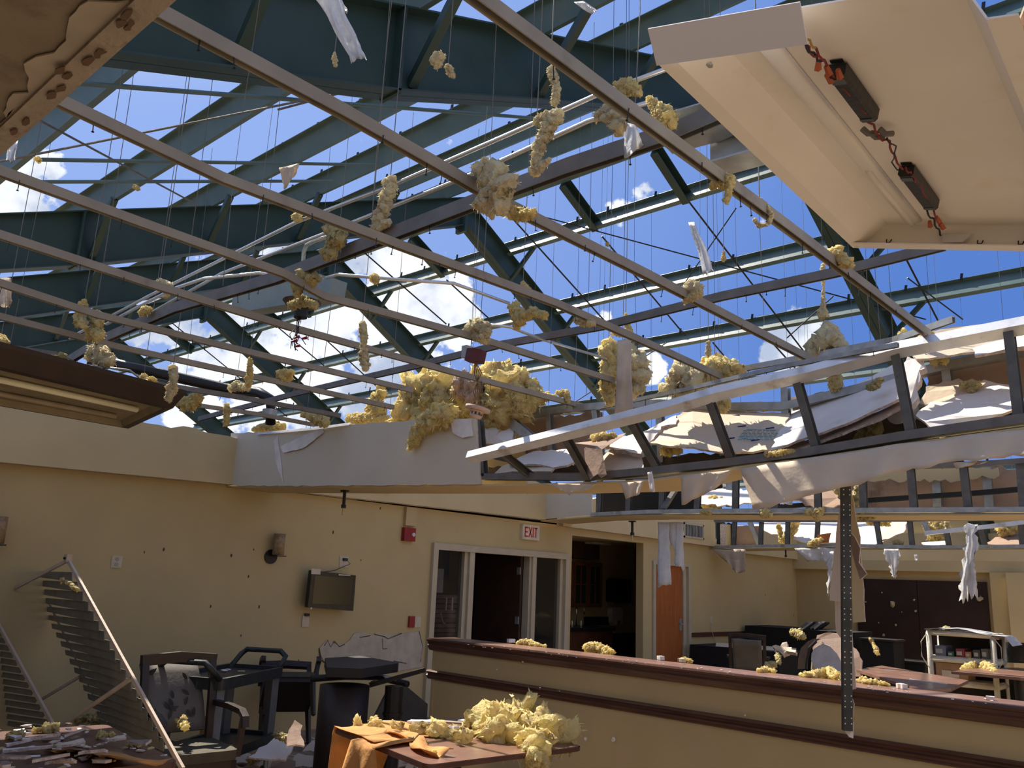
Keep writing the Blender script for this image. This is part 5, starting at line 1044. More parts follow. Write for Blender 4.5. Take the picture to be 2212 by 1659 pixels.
wool('brown glass wool scraps pinned against the nearest roof frame', [(940, 130, 12), (952, 118, 9), (945, 142, 9)], ('z', 3.6), PW, seed=81, flaps=5)
wool('pointed glass wool scrap hanging below the nearest roof frame', [(968, 145, 6), (975, 158, 7), (980, 165, 4)], ('z', 3.6), PW, seed=82, flaps=2)
wool('short wool wisp on a wire under the hanging plastic, top centre', [(723, 115, 3), (723, 128, 5), (724, 142, 4)], ('z', 3.4), PW, seed=83, flaps=0, strands=4)
wool('tan wool tangle on a wire above the wide clump', [(1530, 740, 4), (1530, 765, 6)], ('y', 4.8), PW, seed=84, flaps=1)
wool('yellow wool wisps on wires above the tall clump', [(1352, 680, 4), (1356, 705, 7), (1358, 718, 9), (1325, 720, 5)], ('y', 4.6), seed=85, flaps=2)
wool('orange wool tuft on the highest far purlin', [(1312, 528, 5)], ('y', 9.9), seed=86, flaps=2)
wool('small wool knot on a wire in front of blue sky', [(1563, 545, 3), (1563, 560, 5)], ('z', 3.5), seed=87, flaps=0, strands=3)
wool('bit of wool on the near purlin left of centre', [(250, 345, 4), (82, 345, 6)][1:], ('z', 4.0), seed=88, flaps=1, strands=3)
# on the middle and far beams
wool('yellow wool pile behind the middle soffit track', [(1520, 1088, 10), (1545, 1092, 9), (1540, 1078, 8), (1565, 1082, 6)], ('y', 9.7), seed=90, flaps=2)
wool('yellow wool scrap sitting on the middle soffit track', [(1655, 1108, 8), (1648, 1112, 7), (1664, 1113, 6)], ('y', 9.3), seed=91, flaps=3)
wool('forked yellow wool scrap draped over the middle soffit track', [(1745, 1105, 6), (1760, 1110, 8), (1770, 1103, 6), (1765, 1120, 6), (1775, 1100, 5)], ('y', 9.28), seed=92, flaps=4)
wool('flat yellow wool on the middle soffit track near its left stud', [(1515, 1105, 5), (1535, 1106, 5)], ('y', 9.32), seed=93, flaps=1)
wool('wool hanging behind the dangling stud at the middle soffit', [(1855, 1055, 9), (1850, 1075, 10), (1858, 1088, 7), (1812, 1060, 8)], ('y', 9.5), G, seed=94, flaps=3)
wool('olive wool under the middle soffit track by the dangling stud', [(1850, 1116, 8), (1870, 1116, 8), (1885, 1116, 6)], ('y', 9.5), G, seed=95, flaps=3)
wool('wool curtain in the farthest soffit left of the dangling stud', [(1718, 1130, 8), (1712, 1145, 9), (1700, 1160, 8), (1690, 1168, 6), (1682, 1135, 5)], ('y', 14.4), seed=96, flaps=3)
wool('wool curl on the farthest soffit track beside the orange scrap', [(1752, 1175, 6), (1765, 1170, 6), (1775, 1165, 4)], ('y', 14.05), seed=97, flaps=1)
wool('amber wool mass in the farthest soffit right of the dangling stud', [(2010, 1135, 12), (2030, 1140, 14), (2020, 1160, 12), (2045, 1165, 9)], ('y', 14.9), seed=98, flaps=4)
wool('yellow wool strips at the right end of the farthest soffit', [(2160, 1142, 9), (2180, 1145, 9), (2165, 1155, 7), (2195, 1142, 7)], ('y', 14.6), seed=99, flaps=4)
wool('pale wool strip hanging beside the farthest soffit mass', [(2046, 1130, 5), (2048, 1145, 5), (2046, 1158, 4)], ('y', 14.3), PW, seed=100, flaps=1)
wool('yellow wool tufts hanging from the top of the farthest soffit', [(1877, 1128, 7), (1918, 1130, 6)], ('y', 14.3), seed=101, flaps=2)
wool('flat olive wool on the farthest soffit track', [(1935, 1172, 5), (1948, 1172, 4)], ('y', 14.2), G, seed=102, flaps=1)

# ================================================================ PLASTIC AND FACING SHEETS
def plastic(label, top, bot, at, m=PLAST, rip=.02, nc=8, nr=12, jag=6, seed=1, jagx=1.0):
    y = oZ(*top[0], at[1]).y if at[0] == 'z' else at[1]
    return hang('plastic_sheet', label, top, bot, y, rip, m, nc, nr, .0012, 'plastic sheet', jag, jagx=jagx, seed=seed)
plastic('long torn white plastic strip hanging from the nearest roof frame at the top', [(676, -8), (728, -8)], [(760, 128), (796, 126)], ('z', 3.5), jag=7, nc=10)
plastic('short torn plastic tail beside the long strip at the top', [(722, -8), (738, -8)], [(742, 26), (752, 26)], ('z', 3.5), nc=4, nr=4, seed=2)
plastic('white plastic scrap caught on a purlin at the top', [(1240, 3), (1262, 0)], [(1278, 32), (1290, 24)], ('z', 4.5), nc=4, nr=5, jag=2, seed=3)
plastic('white plastic ribbon tied to a cable against blue sky', [(1486, 482), (1500, 480)], [(1520, 592), (1545, 588)], ('z', 3.6), nc=6, seed=4)
plastic('pale facing sheet hanging below the channels near the upper conduits', [(1346, 262), (1372, 270)], [(1345, 345), (1388, 320)], ('z', 3.1), nc=6, nr=6, m=PLAST, seed=5)
plastic('tan plastic bow hanging from a near purlin', [(605, 362), (645, 350)], [(612, 412), (640, 372)], ('z', 3.9), TANP, nc=6, nr=6, seed=6, jag=3)
plastic('tan plastic rag hanging at the left edge of the photo', [(-4, 600), (22, 600)], [(-2, 658), (24, 655)], ('z', 3.2), TANP, nc=6, nr=6, seed=7, jag=8)
plastic('white rag caught beneath the torn ceiling at the left edge', [(22, 312), (42, 305)], [(20, 350), (36, 348)], ('z', 2.6), nc=5, nr=5, seed=8, jag=3)
plastic('wide ragged white plastic hanging left of the air grille, left tail', [(1422, 1128), (1445, 1128)], [(1420, 1265), (1450, 1267)], ('y', 9.5), nc=6, seed=9, jag=4)
plastic('ragged white plastic hanging left of the air grille, middle tail', [(1440, 1128), (1462, 1128)], [(1448, 1170), (1466, 1200)], ('y', 9.55), nc=6, nr=8, seed=10, jag=4)
plastic('ragged white plastic hanging left of the air grille, right tail', [(1462, 1128), (1476, 1128)], [(1456, 1222), (1478, 1232)], ('y', 9.5), nc=6, seed=11, jag=8)
plastic('pleated tan plastic hanging below the farthest soffit beam', [(1538, 1187), (1580, 1187), (1612, 1187)], [(1572, 1215), (1592, 1240), (1610, 1236)], ('y', 14.1), TANP, nc=14, nr=8, seed=12, jag=2, rip=.03)
plastic('crumpled translucent plastic hanging beside the farthest sprinkler', [(1715, 1184), (1760, 1184), (1805, 1184)], [(1745, 1215), (1775, 1208), (1800, 1212)], ('y', 14.1), nc=12, nr=6, seed=13, jag=5, rip=.05)
plastic('thin white plastic shred hanging left of the dangling stud', [(1790, 1192), (1803, 1192)], [(1786, 1290), (1790, 1280)], ('y', 14.0), nc=5, nr=14, seed=14, jag=3, rip=.05, jagx=4)
plastic('short white plastic shred hanging in front of the dark board', [(1908, 1185), (1942, 1185)], [(1928, 1246), (1934, 1248)], ('y', 14.0), nc=8, nr=12, seed=15, jag=3, rip=.04, jagx=3)
plastic('tiny white plastic scrap under the far fascia', [(1975, 1198), (1981, 1198)], [(1977, 1212), (1981, 1212)], ('y', 14.0), nc=3, nr=4, seed=16, jag=2)
plastic('long crumpled white plastic hanging in front of the dark board near the pilaster', [(2088, 1130), (2110, 1132)], [(2072, 1290), (2108, 1282)], ('y', 13.9), nc=10, nr=20, seed=17, jag=14, rip=.06, jagx=5)
plastic('small crumpled white plastic on the middle soffit', [(1690, 1060), (1712, 1064)], [(1690, 1088), (1712, 1090)], ('y', 9.4), nc=6, nr=6, seed=18, jag=2, rip=.03)

# ================================================================ FURNITURE AND DEBRIS
def lthing(name, label, cat, loc, rz=0., group=None):
    o = thing(name, label, cat, (0, 0, 0), group); o.location = loc; o.rotation_euler = (0, 0, rz); return o
def woolz(label, pix, z, m=None, seed=1, flaps=3, **k):
    P = []
    for q in pix:
        p = oZ(q[0], q[1], z); P.append((p, q[2]*(p-EYE).dot(FWD)/F))
    Q = P[:1]
    for a, b in zip(P, P[1:]):
        n_ = min(6, int((b[0]-a[0]).length/(min(a[1], b[1])*.8)))
        Q += [(a[0].lerp(b[0], j/(n_+1)), a[1]+(b[1]-a[1])*j/(n_+1)) for j in range(1, n_+1)]+[b]
    return wool_mesh([(p+Vector((0, 0, r*.35)), r*.8) for p, r in Q], seed, flaps, .7, squash=.5, **k).build('glass_wool', m or WOOL, smooth=True, **T(label, 'insulation'))
def oC(px, py, z): return oZ(px, py, z)
CZ = 1.073
woolz('crumbly glass wool on the half wall top, nearest its left end', [(1125, 1392, 9), (1145, 1394, 8), (1160, 1396, 6), (1178, 1398, 4)], CZ, seed=201)
woolz('upright torn glass wool tuft on the half wall top below the grey soffit', [(1270, 1402, 11), (1290, 1404, 13), (1308, 1408, 10), (1325, 1412, 6)], CZ, seed=202, flaps=6)
woolz('flat glass wool crumbs on the half wall top in front of the orange door', [(1480, 1428, 6), (1492, 1430, 5)], CZ, seed=203)
woolz('long low glass wool patch on the half wall top left of the white round board', [(1640, 1452, 7), (1655, 1450, 8), (1672, 1453, 7)], CZ, seed=204)
woolz('bright glass wool heap on the half wall top beside the dangling stud', [(1735, 1462, 8), (1755, 1463, 10), (1775, 1462, 14), (1795, 1462, 16), (1812, 1468, 11)], CZ, seed=205, flaps=5)
woolz('glass wool strip on the half wall top right of the dangling stud', [(1858, 1474, 8), (1875, 1477, 9), (1900, 1480, 8), (1918, 1482, 6)], CZ, seed=206)
random.seed(40)
def block(label, px, py, s, z=CZ, m=GYP):
    c = oZ(px, py, z); a = random.uniform(0, 3); o = lthing('plaster_chunk', label, 'plaster chunk', c, a)
    MB().slab([(-s, -s*.6, 0), (s, -s*.7, 0), (s*.9, s*.6, 0), (-s*.8, s*.6, 0)], -s*.9, jag=s*.12, step=s*.5, mi2=0).build('chunk', [m, GYPEDGE], o); return o
block('small white plaster chunk on the half wall top near its left end', 1103, 1388, .035)
block('small white plaster chunk on the half wall top by the orange door', 1427, 1425, .03)
block('grey plaster chunk on the half wall top just right of the orange door', 1472, 1430, .028, m=PAPER)
block('squarish white plaster chunk on the half wall top right of the stud', 1948, 1487, .03)
block('tilted plaster chunk in the wool strip right of the stud', 1888, 1478, .028)
block('long pale plaster chip at the right end of the half wall top', 2140, 1512, .022)
cz = MB()
for i in range(70):
    px = random.uniform(1000, 2210); py = 1389+(px-1000)*.1105+random.uniform(-3, 6); c = oZ(px, py, CZ); r = random.uniform(.003, .010)
    cz.slab([c+Vector((r*math.cos(a), r*math.sin(a), 0)) for a in (0, 1.4, 2.6, 3.9, 5.2)], -r*.6)
cz.build('plaster_crumbs', GYP, kind='stuff', **T('tiny plaster crumbs scattered along the half wall top', 'crumbs'))
# crumbs stuck on the half wall face
cz = MB()
for px, py, r in ((1129, 1428, .012), (1166, 1487, .012), (1264, 1596, .014), (1325, 1597, .016), (1323, 1599, .012), (1208, 1494, .008), (1073, 1446, .006), (1533, 1448, .008), (1609, 1545, .006), (2095, 1527, .012), (1880, 1500, .008)):
    t_ = (px-1500)*.002; c = oY(px, py, 5.2); k = None
    d = ray(px, py); num = (cpt(0, 0, 0)-EYE).dot(cn); c = EYE+d*(num/d.dot(cn))
    cz.slab([c+cd*(r*math.cos(a))+Vector((0, 0, r*math.sin(a))) for a in (0, 1.2, 2.2, 3.6, 5)], .006)
cz.build('stuck_crumbs', GYP, kind='stuff', **T('pale crumbs stuck to the front of the half wall', 'crumbs'))

# ---- foreground table with orange cloth and glass wool
tq = [Vector((-3.2, 2.98, .74)), Vector((-3.06, 4.0, .74)), Vector((-4.13, 4.24, .74)), Vector((-4.27, 3.22, .74))]
tb = thing('dining_table', 'brown square table in the foreground under an orange cloth and glass wool', 'table', (-3.65, 3.6, 0))
def rounded(q, r, n=5):
    out = []
    for i in range(4):
        p = q[i]; a = (q[i-1]-p).normalized(); b = (q[(i+1) % 4]-p).normalized()
        for k in range(n+1):
            t = k/n; out.append((p+a*r).lerp(p, t).lerp(p.lerp(p+b*r, t), t))
    return out
MB().slab(rounded(tq, .05), .028).build('tabletop', TOPLAM, tb)
q = rounded([p+Vector((0, 0, -.004)) for p in insetd(tq, -.006)], .05); n_ = len(q)
m = MB(); m.add(q+[p+Vector((0, 0, -.02)) for p in insetd(q, 0)] if False else q+[p+Vector((0, 0, -.02)) for p in q], [(i, (i+1) % n_, n_+(i+1) % n_, n_+i) for i in range(n_)]); m.build('edge_band', mat('glossy table edge', (.10, .045, .03), .2, 0, .2), tb)
ctr = sum(tq, Vector())/4
MB().cyl((ctr.x, ctr.y, .04), .045, .67).build('pedestal', BLACK, tb); m = MB(); m.bar((ctr.x-.35, ctr.y, .025), (ctr.x+.35, ctr.y, .025), .06, .05); m.bar((ctr.x, ctr.y-.35, .025), (ctr.x, ctr.y+.35, .025), .06, .05); m.build('base', BLACK, tb)
# cloth
def tp(u, v, h=0.): return tq[3].lerp(tq[0], u).lerp(tq[2].lerp(tq[1], u), v)+Vector((0, 0, h))   # u toward the near corner, v away
rows = []
for i in range(15):
    row = []; t = i/14
    for j in range(13):
        s = j/12
        if t < .45:
            tt = t/.45; p = tp(.50-.50*tt+.05*math.sin(s*7), -.01+s*.45, .012+.006*math.sin(s*13+t*9))
        else:
            tt = (t-.45)/.55; p = tp(-.03-.05*math.sin(s*9)*tt, .0+s*.45*(1-.35*tt), .005-.52*tt)+Vector((-.02*math.cos(s*14)*tt, 0, 0))
        row.append(p)
    rows.append(row)
MB().sheet(rows, .003, ripple=.012).build('tablecloth', ORCLOTH, smooth=True, **T('orange cloth hanging off the left corner of the foreground table', 'tablecloth'))
rows = []
for i in range(12):
    t = i/11; row = []
    for j in range(9):
        s = j/8; base = tp(.30+.28*s, -.02, 0)
        if t < .35: p = tp(.30+.28*s+.1*t, .25-.27*(t/.35), .014+.01*math.sin(s*9))
        else: tt = (t-.35)/.65; p = base+Vector((-.16*tt*(1-s), -.03-.03*math.sin(s*10)*tt, .005-.42*tt*(1-s*.75)))
        row.append(p)
    rows.append(row)
MB().sheet(rows, .003, ripple=.012).build('cloth_fold', ORCLOTH, smooth=True, **T('second fold of orange cloth drooping over the front table edge', 'tablecloth'))
rows = [[tp(.35+.55*s, .12+.10*t+.04*math.sin(s*6), .02+.02*math.sin(t*6+s*9)) for s in [j/12 for j in range(13)]] for t in [i/5 for i in range(6)]]
MB().sheet(rows, .004, ripple=.02).build('cloth_fold', ORCLOTH, smooth=True, **T('bunched orange cloth lying across the foreground table top', 'tablecloth'))
def woolt(label, pix, seed, m=None, flaps=4):
    nodes = []
    for u, v, h, r in pix: nodes.append((tp(u, v, h*.6), r*.78))
    return wool_mesh(nodes, seed, flaps, .75, squash=.6, strands=26).build('glass_wool', m or WOOL, smooth=True, **T(label, 'insulation'))
woolt('big glass wool mound on the far half of the foreground table', [(.45, .75, .06, .11), (.55, .7, .08, .13), (.65, .75, .09, .14), (.72, .85, .08, .14), (.8, .9, .08, .13), (.6, .9, .10, .14), (.7, .65, .06, .10), (.88, .98, .06, .10), (.5, .95, .08, .12), (.78, .72, .05, .10)], 211, flaps=9)
woolt('tongue of glass wool sliding off the near right edge of the foreground table', [(.92, .75, .05, .10), (.97, .68, .02, .09), (1.02, .66, -.07, .075), (1.03, .66, -.16, .06), (1.04, .66, -.24, .04)], 212, m=WOOL, flaps=6)
woolt('glass wool streak across the middle of the foreground table', [(.35, .35, .03, .06), (.45, .42, .04, .07), (.55, .45, .04, .06), (.65, .45, .03, .06), (.3, .5, .03, .05)], 213)
woolt('crumpled glass wool bits on the left corner of the foreground table', [(.06, .12, .03, .045), (.12, .2, .03, .05), (.02, .25, .03, .04), (.2, .3, .025, .04)], 214)
woolt('small pale crumb near the front edge of the foreground table', [(.80, .12, .01, .025), (.84, .14, .01, .02)], 215, flaps=1)
woolt('flat pale scrap in the middle front of the foreground table', [(.55, .17, .012, .028), (.60, .18, .01, .022)], 216, flaps=1)
for i, (u, v, a, l, w_, lb) in enumerate(((.25, .62, .3, .28, .05, 'long grey wood splinter on the far left of the foreground table'), (.35, .8, .2, .32, .06, 'pale flat board strip along the back of the foreground table'), (.18, .5, .5, .20, .07, 'white curled paper strip beside the orange cloth'), (.66, .38, -.4, .07, .03, 'small white rectangular chip on the glass wool streak'))):
    o = lthing('board_scrap', lb, 'scrap', tp(u, v, .02 if i < 3 else .075), a); MB().slab([(-l/2, -w_/2, 0), (l/2, -w_/2, .01), (l/2, w_/2, .01), (-l/2, w_/2, 0)], -.01, jag=.006, step=.03, mi2=0).build('strip', [GYP if i != 0 else mat('grey wood', (.28, .22, .16), .8), GYPEDGE], o)

# ---- lower left table
lq = [Vector((-3.93, 2.10, .74)), Vector((-5.05, 2.24, .74)), Vector((-5.2, 1.12, .74)), Vector((-4.08, .98, .74))]
tb2 = thing('dining_table', 'dark red brown table in the lower left corner heaped with debris', 'table', (-4.6, 1.6, 0))
MB().slab(rounded(lq, .05), -.03 if False else .03).build('tabletop', mat('dark red laminate', (.10, .04, .03), .35, 0, .25), tb2)
c2 = sum(lq, Vector())/4; MB().cyl((c2.x, c2.y, .04), .045, .67).build('pedestal', BLACK, tb2); m = MB(); m.bar((c2.x-.35, c2.y, .025), (c2.x+.35, c2.y, .025), .06, .05); m.bar((c2.x, c2.y-.35, .025), (c2.x, c2.y+.35, .025), .06, .05); m.build('base', BLACK, tb2)
random.seed(77)
def lp(px, py, z): return oZ(px, py, z)
wsc = [(60, 1622, 95, 10, 'brown wood strip'), (150, 1612, 60, 8, 'thin grey wood strip'), (20, 1640, 80, 12, 'pale paper covered board strip'), (110, 1645, 70, 10, 'white coated board strip'), (200, 1632, 60, 8, 'cream board strip'), (40, 1610, 50, 7, 'white plaster strip'), (250, 1600, 40, 6, 'pale splinter'), (160, 1590, 45, 6, 'grey white chip'), (300, 1608, 60, 7, 'yellowish flake'), (90, 1600, 70, 8, 'brown paper strip'), (30, 1598, 60, 7, 'small tan strip'), (130, 1655, 70, 8, 'bluish white strip'), (220, 1650, 40, 8, 'white lump of board'), (10, 1655, 50, 8, 'bottom corner board strip')]
for i, (px, py, l, w_, lb) in enumerate(wsc):
    z = .755+.012*(i % 5); c = lp(px, py, z); s = (c-EYE).dot(FWD)/F; L = l*s; W = w_*s*2.2
    ang = random.uniform(-1.1, .9)
    o = lthing('debris_strip', lb+' on the lower left table, '+['left edge', 'centre left', 'middle', 'centre right', 'right part'][min(4, px//65)]+[' at the front', ' at the back', ' in the middle row'][0 if py > 1638 else (1 if py < 1606 else 2)]+(', under others' if i in (4, 9, 13) else ''), 'debris', c, YAW+ang)
    MB().slab([(-L/2, -W/2, 0), (L/2, -W*.4, random.uniform(0, .03)), (L/2, W/2, random.uniform(0, .02)), (-L/2, W*.4, 0)], -.012, jag=.006, step=.03, mi2=1).build('strip', [[GYP, PAPER, KRAFT, mat('grey wood', (.28, .22, .16)), GYP][i % 5], GYPEDGE], o)
rows = [[lp(225-120*s+ (150*t), 1622+22*t+8*math.sin(s*6), .77+.05*math.sin(s*5)*math.sin(t*3)) for s in [j/10 for j in range(11)]] for t in [i/8 for i in range(9)]]
MB().sheet(rows, .004, ripple=.03).build('cloth_heap', ORCLOTH, smooth=True, **T('crumpled orange cloth heap at the front of the lower left table', 'cloth'))
for i, (pp, lb) in enumerate((([(100, 1578, 12), (120, 1576, 10), (75, 1580, 8)], 'flattened glass wool at the foot of the louvered frame'), ([(215, 1592, 9), (240, 1590, 8)], 'flat glass wool flake on the lower left table behind the cloth'), ([(280, 1610, 9), (300, 1612, 7)], 'glass wool flake near the right corner of the lower left table'), ([(45, 1590, 10), (20, 1592, 8)], 'glass wool flake at the left edge of the lower left table'), ([(110, 1618, 8), (130, 1622, 8)], 'yellow wool bits between the strips of the lower left table'))):
    woolz(lb, pp, .75, seed=230+i, flaps=2)

# ---- louvered frames leaning behind the lower left table
YL = 2.62
def Lp(px, py, y=YL): return oY(px, py, y)
lv = thing('louvered_frame', 'cream framed panel of grey louver slats leaning behind the lower left table', 'louvered frame', tuple(Lp(300, 1659)))
def lbar(a, b, w_=.024, name='rail', y0=YL, y1=YL, par=None): return MB().bar(Lp(a[0], a[1], y0), Lp(b[0], b[1], y1), w_, .018, (0, 1, 0)).build(name, LOUVR, par or lv)
lbar((147, 1210), (395, 1662), .028); lbar((60, 1210), (75, 1234), .024, y0=2.95, y1=2.95)
lbar((147, 1210), (-20, 1298), .026, 'link'); lbar((60, 1208), (-30, 1252), .022, 'link', 2.95, 2.95)
lbar((285, 1465), (128, 1572), .022, 'brace'); lbar((182, 1456), (88, 1512), .02, 'brace', 2.95, 2.95)
for c, y in (((147, 1206), YL), ((60, 1206), 2.95)): p = Lp(c[0], c[1], y); MB().box(p-Vector((.03, .02, .03)), p+Vector((.03, .02, .03))).build('hinge', LOUVR, lv); MB().cyl(p+Vector((0, -.02, 0)), .010, -.012, (0, 1, 0), 10).build('rivet', BLACK, lv)
MB().bar(Lp(72, 1232, 2.9), Lp(245, 1590, 2.9), .012, .012, (0, 1, 0)).build('rear_rail', SLAT, lv)
n_ = 18
for i in range(n_):
    t = i/(n_-1); rx, ry = 158+(355-158)*t, 1236+(1596-1236)*t; lx, ly = 62+(228-62)*t, 1237+(1560-1237)*t
    a = Lp(rx-3, ry+4, YL+.01); b = Lp(lx-8, ly, 2.93); u = (b-a).normalized(); dn = Vector((.35, 0, -.9))
    wd = .078
    vs = [a+dn*(-wd*.2), b+dn*(-wd*.2)+u*.035, b+dn*wd*.35, a+dn*wd*.8]
    m = MB(); m.slab(vs, .004); m.build('slat', SLAT, lv)
lv2 = thing('louvered_frame', 'second louvered panel folded down at the left edge of the photo', 'louvered frame', tuple(Lp(60, 1575)))
lbar((-30, 1300), (118, 1572), .026, par=lv2, y0=2.5, y1=2.5)
for i in range(16):
    t = i/15; x1, y1_ = -22+(125)*t, 1338+(240)*t
    a = Lp(x1+12, y1_-4, 2.54); b = Lp(x1-110, y1_-22, 2.8); m = MB(); dn = Vector((.2, 0, -.95)); m.slab([a-dn*.01, b-dn*.01, b+dn*.03, a+dn*.035-Vector((.05, 0, 0))], .004); m.build('slat', SLAT, lv2)
woolz('yellow wool scraps snagged on the upper louver slats', [(132, 1255, 5), (150, 1262, 5), (165, 1275, 6)], 1.52, G, seed=240)

# ---- chairs
def chair(label, loc, rz, scale=1., cat='chair', fabric=UPHOL, arms=True):
    o = lthing('armchair', label, cat, loc, rz); o.scale = (scale,)*3
    DW = mat('dark chair wood', (.028, .016, .012), .4)
    m = MB(); m.slab(rounded([Vector((-.25, -.26, .47)), Vector((.25, -.24, .47)), Vector((.25, .24, .47)), Vector((-.25, .26, .47))], .06), .06); m.build('seat', SEATM, o)
    MB().slab([Vector((-.24, -.23, .41)), Vector((.24, -.22, .41)), Vector((.24, .22, .41)), Vector((-.24, .23, .41))], .05).build('seat_frame', DW, o)
    for x, y in ((.22, -.21), (.22, .21), (-.22, -.22), (-.22, .22)): MB().sweep([(x, y, .40), (x*1.05, y*1.05, 0)], rect(.045, .045), scale=[1, .7]).build('leg', DW, o)
    for s in (-1, 1): MB().sweep([(-.24, s*.235, .36), (-.25, s*.235, .55), (-.275, s*.235, .78), (-.33, s*.235, 1.0)], rect(.045, .04)).build('back_post', DW, o)
    MB().sweep([(-.33, -.26, .985), (-.335, 0, 1.005), (-.33, .26, .985)], rect(.05, .07)).build('top_rail', DW, o)
    rows = [[Vector((-.235-.02*k-.0045*k*k+.012*math.sin(j/8*math.pi), -.20+.40*j/8, .53+.43*k/6)) for j in range(9)] for k in range(7)]
    b = MB().sheet(rows, -.035).build('backrest', fabric, o, True)
    random.seed(int(loc[0]*10)); lf = MB()
    for k in range(16):
        y = random.uniform(-.17, .17); z = random.uniform(.57, .92); kk = (z-.53)/.43*6; x = -.235-.02*kk-.0045*kk*kk+.012*math.sin((y+.2)/.4*math.pi)+.014; a = random.uniform(0, 3); l = .035
        lf.slab([Vector((x, y+l*math.cos(a)*c1-l*.35*math.sin(a)*c2, z+l*math.sin(a)*c1+l*.35*math.cos(a)*c2)) for c1, c2 in ((-1, 0), (-.4, .9), (.4, .9), (1, 0), (.4, -.9), (-.4, -.9))], .002)
    lf.build('leaf_pattern', mat('dark leaf print', (.045, .042, .042), .9), b, kind='stuff')
    if arms:
        for s in (-1, 1): MB().sweep([(-.27, s*.26, .70), (-.05, s*.28, .70), (.14, s*.28, .69), (.22, s*.27, .66), (.23, s*.27, .60)], rect(.045, .035)).build('arm', DW, o); MB().sweep([(.20, s*.27, .67), (.20, s*.25, .42)], rect(.035, .035)).build('arm_post', DW, o)
    return o
chair('dark wooden armchair with leaf patterned back beside the louvered frame', (-5.55, 3.02, 0), math.radians(-6), 1.0)
chair('dark armchair behind the utility cart, tipped backwards and mostly hidden', (-7.0, 4.75, .22), math.radians(-30), .95).rotation_euler[1] = -.75
chair('dark armchair at the far desk seen from behind', (-6.1, 11.9, 0), math.radians(115), 1.0)
chair('dark armchair tipped at the left edge of the photo', (-6.05, 1.55, 0), math.radians(150), 1.0)
# ---- cart
Nn = Vector((-5.72, 3.32, 0)); e1 = Vector((-.53, .85, 0)).normalized(); e2 = Vector((-.985, .17, 0)).normalized(); e2 = Vector((-e1.y, e1.x, 0))
cart = thing('utility_cart', 'grey plastic two shelf utility cart with raised handles against the left wall', 'cart', tuple(Nn+e1*.5+e2*.25))
def cq(a, b, z): return Nn+e1*a+e2*b+Vector((0, 0, z))
def tray(z, name, d=.07):
    q = rounded([cq(0, 0, z), cq(1.0, 0, z), cq(1.0, .5, z), cq(0, .5, z)], .06); qi = rounded([cq(.03, .03, z), cq(.97, .03, z), cq(.97, .47, z), cq(.03, .47, z)], .05); n = len(q)
    m = MB(); dz = Vector((0, 0, -d)); m.add(q+[p+dz for p in q]+qi+[p-Vector((0, 0, .03)) for p in qi], [(i, (i+1) % n, n+(i+1) % n, n+i) for i in range(n)]+[(i, 2*n+i, 2*n+(i+1) % n, (i+1) % n) for i in range(n)]+[(2*n+i, 3*n+i, 3*n+(i+1) % n, 2*n+(i+1) % n) for i in range(n)]+[tuple(3*n+i for i in range(n)), tuple(n+i for i in range(n))]); m.build(name, CHARC, cart)
tray(.86, 'top_tray', .08); tray(.36, 'lower_tray', .07)
for a, b in ((.06, .06), (.94, .06), (.94, .44), (.06, .44)): MB().bar(cq(a, b, .30), cq(a, b, .79), .06, .06).build('leg', mat('grey cart leg', (.13, .14, .15), .5), cart); MB().cyl(cq(a, b, .06), .055, .03, (e2.x, e2.y, 0), 14).build('caster', BLACK, cart); MB().cyl(cq(a, b, .08), .02, .22).build('caster_stem', GALV, cart)
for a0, a1 in ((.98, 1.10), (.02, -.10)): MB().tube([cq(a0, .04, .85), cq(a1, .05, .93), cq(a1, .10, .97), cq(a1, .40, .97), cq(a1, .45, .93), cq(a0, .46, .85)], .022, 10).build('handle', CHARC, cart, True)
random.seed(6)
for i in range(7):
    c = cq(random.uniform(.1, .9), random.uniform(.08, .42), .838 if i < 5 else .338); r = random.uniform(.015, .04); o = lthing('debris_flake', ['white paper flake', 'yellow wool flake', 'cream board flake', 'long white sliver', 'tan board flake', 'white sliver', 'pale wool flake'][i]+(' on the top tray of the utility cart' if i < 5 else ' on the lower tray of the utility cart'), 'debris', c, i)
    MB().slab([(-r, -r*.4, 0), (r, -r*.5, 0), (r*.8, r*.4, 0), (-r*.7, r*.5, 0)], -.006, jag=.003, step=.01).build('flake', [GYP, WOOL, PAPER, GYP, PAPER, GYP, WOOLP][i], o)
# ---- dark furniture pile by the scraped patch
bx = thing('pedestal_table', 'overturned black pedestal table against the scraped wall, flat box on top', 'table', (-6.3, 4.9, 0))
DKT = mat('near black wood', (.016, .013, .011), .5, 0, .3)
def slabz(pp, z, th, name, m, par): return MB().slab([oZ(x, y, z) for x, y in pp], th).build(name, m, par)
c1 = oZ(745, 1480, .74); MB().cyl((c1.x, c1.y, .0), .20, .74, n=24).build('drum', mat('dark drum', (.035, .024, .018), .5), bx, True)
c3 = oZ(852, 1482, .74); MB().cyl((c3.x, c3.y, .0), .075, .74, n=14).build('post', DKT, bx)
MB().cyl((c3.x, c3.y, .52), .085, .02, n=14).build('ring', DKT, bx)
m = MB(); a = oZ(672, 1466, .76); b = oZ(815, 1462, .76); m.tube([a, a.lerp(b, .5)+Vector((0, 0, .01)), b, oZ(880, 1478, .74)], .028, 8); m.build('arm', DKT, bx, True)
m = MB(); m.bar(oZ(800, 1480, .74), oZ(918, 1447, .88), .05, .035); m.build('arm', DKT, bx)
m = MB(); m.slab([oZ(x, y, .84) for x, y in ((700, 1440), (775, 1434), (860, 1450), (858, 1452), (780, 1465), (705, 1462))], .07); m.build('flat_box', mat('black flat box', (.020, .018, .016), .6), None, **T('flat black box lying on the dark pedestal table', 'box'))
